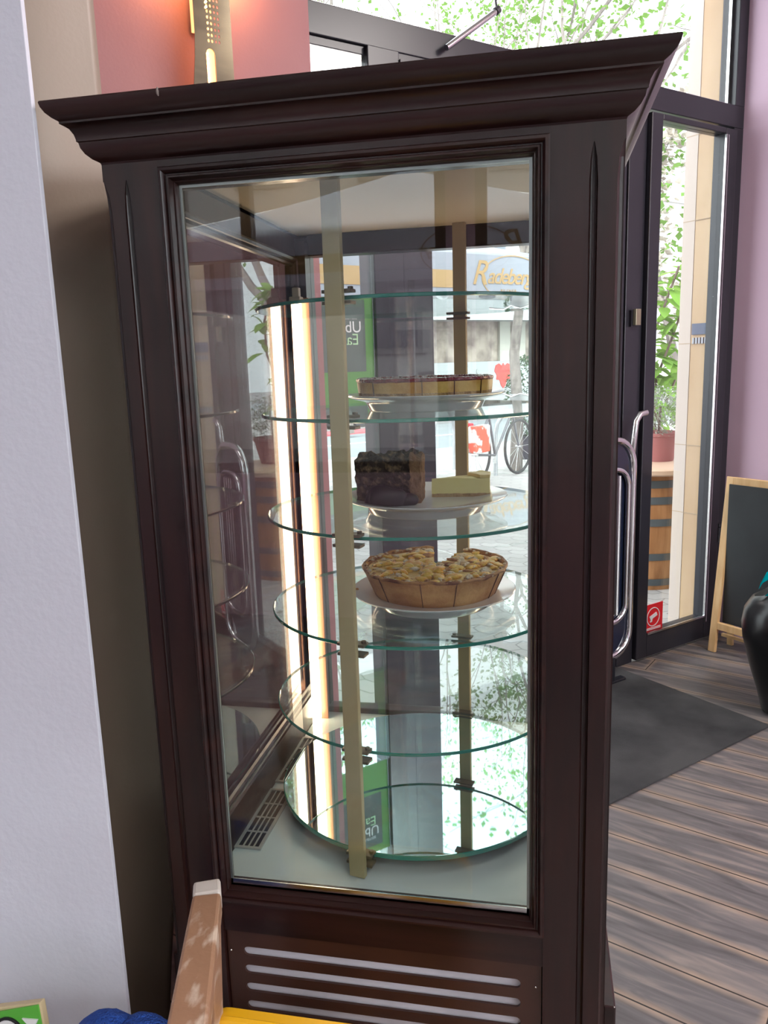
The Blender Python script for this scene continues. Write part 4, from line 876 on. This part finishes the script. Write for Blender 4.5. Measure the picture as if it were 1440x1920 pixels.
# parasols
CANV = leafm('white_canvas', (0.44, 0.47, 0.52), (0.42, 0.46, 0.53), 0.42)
GOLD = pm('gold_print', (0.36, 0.23, 0.09), 0.6)
def parasol(label, c, half, zb, zv, zt, M, logo_u=None, bands=(), logo_v=None, mast=True, logo_size=0.16, group='white beer garden parasols', CANV=None):
    CANV = CANV or MATS['white_canvas']
    """c: centre (u,v); edge of the canopy at zv, valance down to zb, peak zt; M maps (u,v,z) to the world"""
    p = thing('parasol', label, 'parasol', M @ Vector((c[0], c[1], -0.012)), group)
    u0, u1, v0, v1 = c[0] - half[0], c[0] + half[0], c[1] - half[1], c[1] + half[1]
    cn = B(); cor = [(u0, v0), (u1, v0), (u1, v1), (u0, v1)]; N = 10; vs = [(c[0], c[1], zt)]
    edge = []
    for k in range(4):
        a, b2 = cor[k], cor[(k + 1) % 4]
        for i in range(N): edge.append((a[0] + (b2[0] - a[0]) * i / N, a[1] + (b2[1] - a[1]) * i / N))
    RN = 6
    for j in range(1, RN + 1):
        t = j / RN
        for (a, b2) in edge: vs.append((c[0] + (a - c[0]) * t, c[1] + (b2 - c[1]) * t, zt + (zv - zt) * t - 0.05 * sin(pi * t)))
    L = len(edge); fs = [(0, 1 + i, 1 + (i + 1) % L) for i in range(L)]
    for j in range(RN - 1):
        for i in range(L): fs.append((1 + j * L + i, 1 + (j + 1) * L + i, 1 + (j + 1) * L + (i + 1) % L, 1 + j * L + (i + 1) % L))
    cn.add(vs, fs); co_ = cn.build('canopy', CANV, p, M, smooth=50)
    md_ = co_.modifiers.new('t', 'SOLIDIFY'); md_.thickness = 0.004
    va = B().rsweep([(0.0, zv), (0.004, zv - 0.01), (0.006, zb), (0.003, zb), (0.0, zv - 0.01)], u0, u1, v0, v1, xy); va.build('valance', CANV, p, M)
    if mast:
        B().tube([(c[0], c[1], -0.012), (c[0], c[1], zt)], 0.03, 12).build('mast', SILVER, p, M, smooth=40)
        for k in range(4): B().tube([(c[0], c[1], zt - 0.1), (cor[k][0], cor[k][1], zv - 0.02)], 0.012, 6).build('rib', SILVER, p, M)
        B().box(c[0] - .35, c[0] + .35, c[1] - .35, c[1] + .35, -0.012, 0.05).build('base', pm('concrete_slab', (0.3, 0.3, 0.3), 0.9), p, M)
    for (b0, b1, z0, z1) in bands: B().box(b0, b1, v0 - 0.0085, v0 - 0.0065, z0, z1).build('gold_band', GOLD, p, M)
    if logo_u is not None:
        zc = (zb + zv) / 2
        text_mesh('lettering', 'R', logo_size * 1.55, M @ MXZ(logo_u - logo_size * 1.78, v0 - 0.0085, zc + 0.018), GOLD, p, shear=0.35)
        text_mesh('lettering', 'adeberger', logo_size, M @ MXZ(logo_u + logo_size * 0.42, v0 - 0.0085, zc + 0.002), GOLD, p, shear=0.35, spacing=0.84, offset=0.0012)
        text_mesh('lettering', 'PILSNER', logo_size * 0.22, M @ MXZ(logo_u, v0 - 0.0085, zc - logo_size * 0.62), GOLD, p, spacing=1.3)
        slab2d('logo_ring', ring(logo_u + 0.05, zc - 0.005, 0.31, 0.165, 64), [ring(logo_u + 0.05, zc - 0.005, 0.302, 0.158, 64)], 0.001, M @ MXZ(0, v0 - 0.0075, 0), GOLD, p)
    return p
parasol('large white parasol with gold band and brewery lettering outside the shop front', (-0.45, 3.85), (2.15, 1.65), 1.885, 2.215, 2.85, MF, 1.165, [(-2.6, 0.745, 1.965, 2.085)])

# bicycle and stands
def bike(label, o, ang):
    t = thing('bicycle', label, 'bicycle', o); M = Matrix.Translation(o) @ Matrix.Rotation(ang, 4, 'Z'); Rw = 0.34
    rub = pm('tyre_rubber', (0.03, 0.03, 0.03), 0.8); fm = pm('bike_frame_grey', (0.10, 0.10, 0.11), 0.35, 0.3)
    for x in (-0.52, 0.52):
        wh = B().tube([(x + Rw * cos(2 * pi * k / 32), 0, Rw + 0.02 + Rw * sin(2 * pi * k / 32)) for k in range(34)], 0.018, 8, cap=False).build('wheel', rub, t, M, smooth=50)
        sp = B()
        for k in range(14): a = 2 * pi * k / 14; sp.tube([(x, 0, Rw + .02), (x + .32 * cos(a), 0, Rw + .02 + .32 * sin(a))], 0.0025, 4)
        sp.tube([(x, -0.04, Rw + .02), (x, 0.04, Rw + .02)], 0.018, 8); sp.build('spokes', SILVER, wh, M)
    f = B(); rear, bb, seat, head = (-0.52, 0, 0.36), (-0.06, 0, 0.31), (-0.20, 0, 0.80), (0.36, 0, 0.82)
    for a, b2 in ((rear, bb), (rear, seat), (bb, seat), (bb, head), (seat, head)): f.tube([a, b2], 0.016, 8)
    f.tube([(0.33, 0, 0.95), (0.38, 0, 0.75), (0.52, 0, 0.36)], 0.015, 8); f.build('frame', fm, t, M, smooth=50)
    B().tube([(0.28, -0.28, 1.02), (0.36, -0.12, 1.04), (0.34, 0, 1.0), (0.36, 0.12, 1.04), (0.28, 0.28, 1.02)], 0.012, 8).build('handlebar', SILVER, t, M, smooth=50)
    B().blob((-0.22, 0, 0.92), 0.11, (1.3, 0.7, 0.3), sub=3).build('saddle', rub, t, M, smooth=60)
    B().tube([(-0.20, 0, 0.80), (-0.22, 0, 0.90)], 0.012, 8).build('seat_post', SILVER, t, M)
    B().box(-0.05, 0.0, 0.02, 0.04, 0.2, 0.36).build('crank', SILVER, t, M)
    bs = B().lathe([(0.10, 0), (0.15, 0.22), (0.155, 0.22), (0.105, 0)], (0.58, 0, 0.80), 16); bs.build('basket', pm('wire_grey', (0.35, 0.36, 0.36), 0.4, 0.6), t, M, smooth=40)
    B().tube([(-0.66, -0.06, 0.72), (-0.66, 0.06, 0.72)], 0.03, 8).build('rear_light', RED, t, M)
    B().box(-0.75, -0.42, -0.16, -0.05, 0.40, 0.72).build('pannier', pm('pannier_red_white', (0.55, 0.52, 0.5), 0.6, var=(0.6, 0.08, 0.04), scale=6, lo=.5, hi=.55), t, M, bevel=0.02)
    return t
bike('grey city bicycle with basket locked at a hoop outside', Vector(onz := (-0.28, 8.75, -0.012)), radians(62))
GALV = pm('galvanised_tube', (0.38, 0.39, 0.40), 0.4, 0.6)
def hoopstand(label, c, rot, wd):
    t = B(); M = Matrix.Translation(c) @ Matrix.Rotation(rot, 4, 'Z'); pts = [(-wd, 0, 0), (-wd, 0, 0.55)]
    for k in range(9): a = pi - pi * k / 8; pts.append((wd * cos(a), 0, 0.55 + wd * sin(a)))
    pts += [(wd, 0, 0.55), (wd, 0, 0)]
    return tag(t.tube(pts, 0.026, 10).build('bike_stand', GALV, None, M, smooth=50), label, 'bicycle stand', 'bent tube bicycle stands')
hoopstand('bent grey tube bicycle stand left of the bicycle', Vector((-1.02, 9.4, -0.012)), radians(70), 0.30)
hoopstand('bent grey tube bicycle stand behind the bicycle', Vector((-0.05, 9.2, -0.012)), radians(25), 0.30)

# kiosk across the road
kw = pm('kiosk_white', (0.27, 0.29, 0.29), 0.5); kd = pm('kiosk_shadow_wood', (0.14, 0.11, 0.09), 0.7, var=(0.35, 0.30, 0.24), scale=3)
ki = thing('street_kiosk', 'white fronted food kiosk with awning across the road', 'kiosk', W(13.0, 16, -0.03))
B().box(8.6, 19.0, 15.4, 18.5, 1.42, 2.55).build('serving_hatch', kd, ki, MF)
B().box(8.6, 19.0, 15.0, 18.5, -0.03, 1.42).build('counter', kw, ki, MF, bevel=0.02)
B().prism([(15.6, 3.25), (14.0, 2.62), (14.0, 2.50), (15.6, 2.55)], lambda a, b, t: (t, a, b), 8.2, 19.5).build('awning', kw, ki, MF)
B().box(8.6, 19.0, 15.6, 18.5, 2.55, 3.6).build('roof_box', pm('kiosk_grey', (0.32, 0.33, 0.32), 0.6, var=(0.5, 0.5, 0.48), scale=1.5), ki, MF)
for u, du in ((9.5, .12), (11.2, .12), (12.6, .4), (13.3, .3), (14.2, .12), (15.6, .12)): B().box(u, u + du, 15.3, 15.4, 1.42, 2.55).build('post', pm('kiosk_cream', (0.40, 0.39, 0.33), 0.6), ki, MF)
eg = B(); cxe, cze = 12.45, 1.02
ex = [(0, .34), (.06, .26), (.16, .33), (.28, .28), (.33, .12), (.24, .0), (.26, -.12), (.14, -.14), (.08, -.30), (0, -.38)]
poly = [(cxe + a, cze + b) for a, b in ex] + [(cxe - a, cze + b) for a, b in ex[::-1][1:-1]]
eg.prism(poly, lambda a, b, t: (a, t, b), 14.98, 14.999); eg.build('red_emblem', pm('emblem_red', (0.60, 0.04, 0.03), 0.6), ki, MF)
eg = B()
for u, z in ((11.5, 1.15), (13.4, 1.2), (13.9, 1.1), (14.4, 1.22), (13.7, .8)): eg.prism(ring(u, z, .05, .07, 8), lambda a, b, t: (a, t, b), 14.98, 14.999)
eg.build('small_marks', pm('mark_grey', (0.25, 0.27, 0.26), 0.6), ki, MF)
# parked car
cr_ = thing('parked_car', 'pale grey parked car across the road left of the post', 'car', W(5.3, 14.6, -0.03))
MC = MF @ Matrix.Translation((5.6, 14.6, -0.03))
cprof = [(-2.1, .35), (-2.1, .75), (-1.9, .88), (-1.1, .95), (-0.55, 1.38), (.75, 1.42), (1.35, 1.0), (2.0, .88), (2.1, .6), (2.1, .35)]
B().prism(cprof, lambda a, b, t: (a, t, b), -0.82, 0.82).build('body', pm('car_silver', (0.38, 0.40, 0.42), 0.25, 0.5), cr_, MC, bevel=0.05)
B().prism([(-1.0, .97), (-0.52, 1.33), (.72, 1.36), (1.22, 1.0)], lambda a, b, t: (a, t, b), -0.83, 0.83).build('windows', pm('car_glass', (0.02, 0.025, 0.03), 0.08), cr_, MC)
for x in (-1.3, 1.3):
    for y in (-.84, .66): B().tube([(x, y, .32), (x, y + .18, .32)], .32, 20).build('wheel', MATS['tyre_rubber'], cr_, MC)
# buildings across the road, each with windows
def building(label, M, u0, u1, v0, v1, h, mat, nf, nw, z0=-0.03, gf=0.0):
    t = thing('apartment_building', label, 'building', M @ Vector(((u0 + u1) / 2, v0, z0)))
    B().box(u0, u1, v0, v1, z0, h).build('walls', mat, t, M)
    fh = (h - gf) / nf; ww = (u1 - u0) / nw
    for i in range(nf):
        for j in range(nw):
            a = u0 + ww * (j + .3); z = gf + fh * i + fh * .25
            wfr = B().box(a - .08, a + ww * .4 + .08, v0 - .06, v0, z - .1, z + fh * .55 + .1).build('window', pm('stone_surround', (0.40, 0.39, 0.37), 0.7), t, M)
            B().box(a, a + ww * .4, v0 - .075, v0 - .062, z, z + fh * .55).build('window_pane', pm('far_window_glass', (0.10, 0.12, 0.14), 0.1), wfr, M)
    c = B()
    for i in range(1, nf + 1): c.box(u0 - .1, u1 + .1, v0 - .2, v0, gf + fh * i - .25, gf + fh * i)
    c.build('cornice_band', MATS['stone_surround'], t, M)
    return t
building('pale rendered apartment block far across the road', MF, -4, 13, 24, 34, 7.5, pm('pale_render', (0.38, 0.38, 0.36), 0.8), 2, 6)
building('pinkish grey apartment block far across the road at right', MF, 13.5, 32, 22, 34, 8.5, pm('pinkish_render', (0.40, 0.37, 0.36), 0.8), 2, 6)
# hedge shrubs and orange brick kiosk pillar behind the post
for i, (u, v, h, lab) in enumerate(((5.2, 9.9 - 3.6, 1.5, 'dark clipped shrub in a tub beyond the window post'), (2.3, 5.6, 1.7, 'dark leafy tub shrub behind the window post'))):
    c = W(u, v, -0.012); t = thing('tub_shrub', lab, 'shrub', c)
    B().lathe([(0, 0), (0.16, 0), (0.2, 0.35), (0.17, 0.35), (0, 0.3)], c, 24).build('tub', ANTHR, t, smooth=40)
    f = B()
    for k in range(1500):
        d = rdir(-0.9); p = c + Vector((d.x * .30, d.y * .30, .3 + (h - .3) * (.5 + .5 * d.z))); leafblade(f, p, rdir(-.5), Vector((0, .1, 1)), .06, .015, n=2)
    f.build('foliage', leafm('dark_green_leaf', (0.04, 0.085, 0.04), (0.05, 0.10, 0.03), 0.25), t, fixn=False)
op = thing('advertising_column', 'orange and cream slatted street column across the road', 'column', W(9.0, 13.9, -0.03))
B().box(8.15, 8.9, 13.8, 14.4, -0.03, 2.0).build('shaft', pm('orange_slats', (0.50, 0.22, 0.08), 0.6, var=(0.55, 0.45, 0.25), scale=6, stretch=(0.3, 0.3, 4)), op, MF)
B().box(8.1, 8.95, 13.75, 14.45, 2.0, 2.15).build('cap', kw, op, MF)

# ------------------------------------------------------------------ outside behind the photographer (seen in the reflections)
MB_ = Matrix(((-1, 0, 0, 0), (0, -1, 0, 0), (0, 0, 1, 0), (0, 0, 0, 1)))
struct(B().box(-30, 30, 3.35, 40, -0.16, -0.012).build('rear_pavement', MATS['far_paving'], M=MB_))
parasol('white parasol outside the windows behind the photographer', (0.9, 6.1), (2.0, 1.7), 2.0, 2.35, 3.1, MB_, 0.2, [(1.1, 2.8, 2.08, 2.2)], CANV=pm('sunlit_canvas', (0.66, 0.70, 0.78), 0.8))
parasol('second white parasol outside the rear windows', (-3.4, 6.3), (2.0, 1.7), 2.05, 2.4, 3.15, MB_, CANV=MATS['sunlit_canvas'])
building('pale town house with tall windows behind the photographer', MB_, -14, 12, 12.5, 20, 9.5, pm('cream_render', (0.78, 0.77, 0.74), 0.8), 3, 12, gf=1.0)
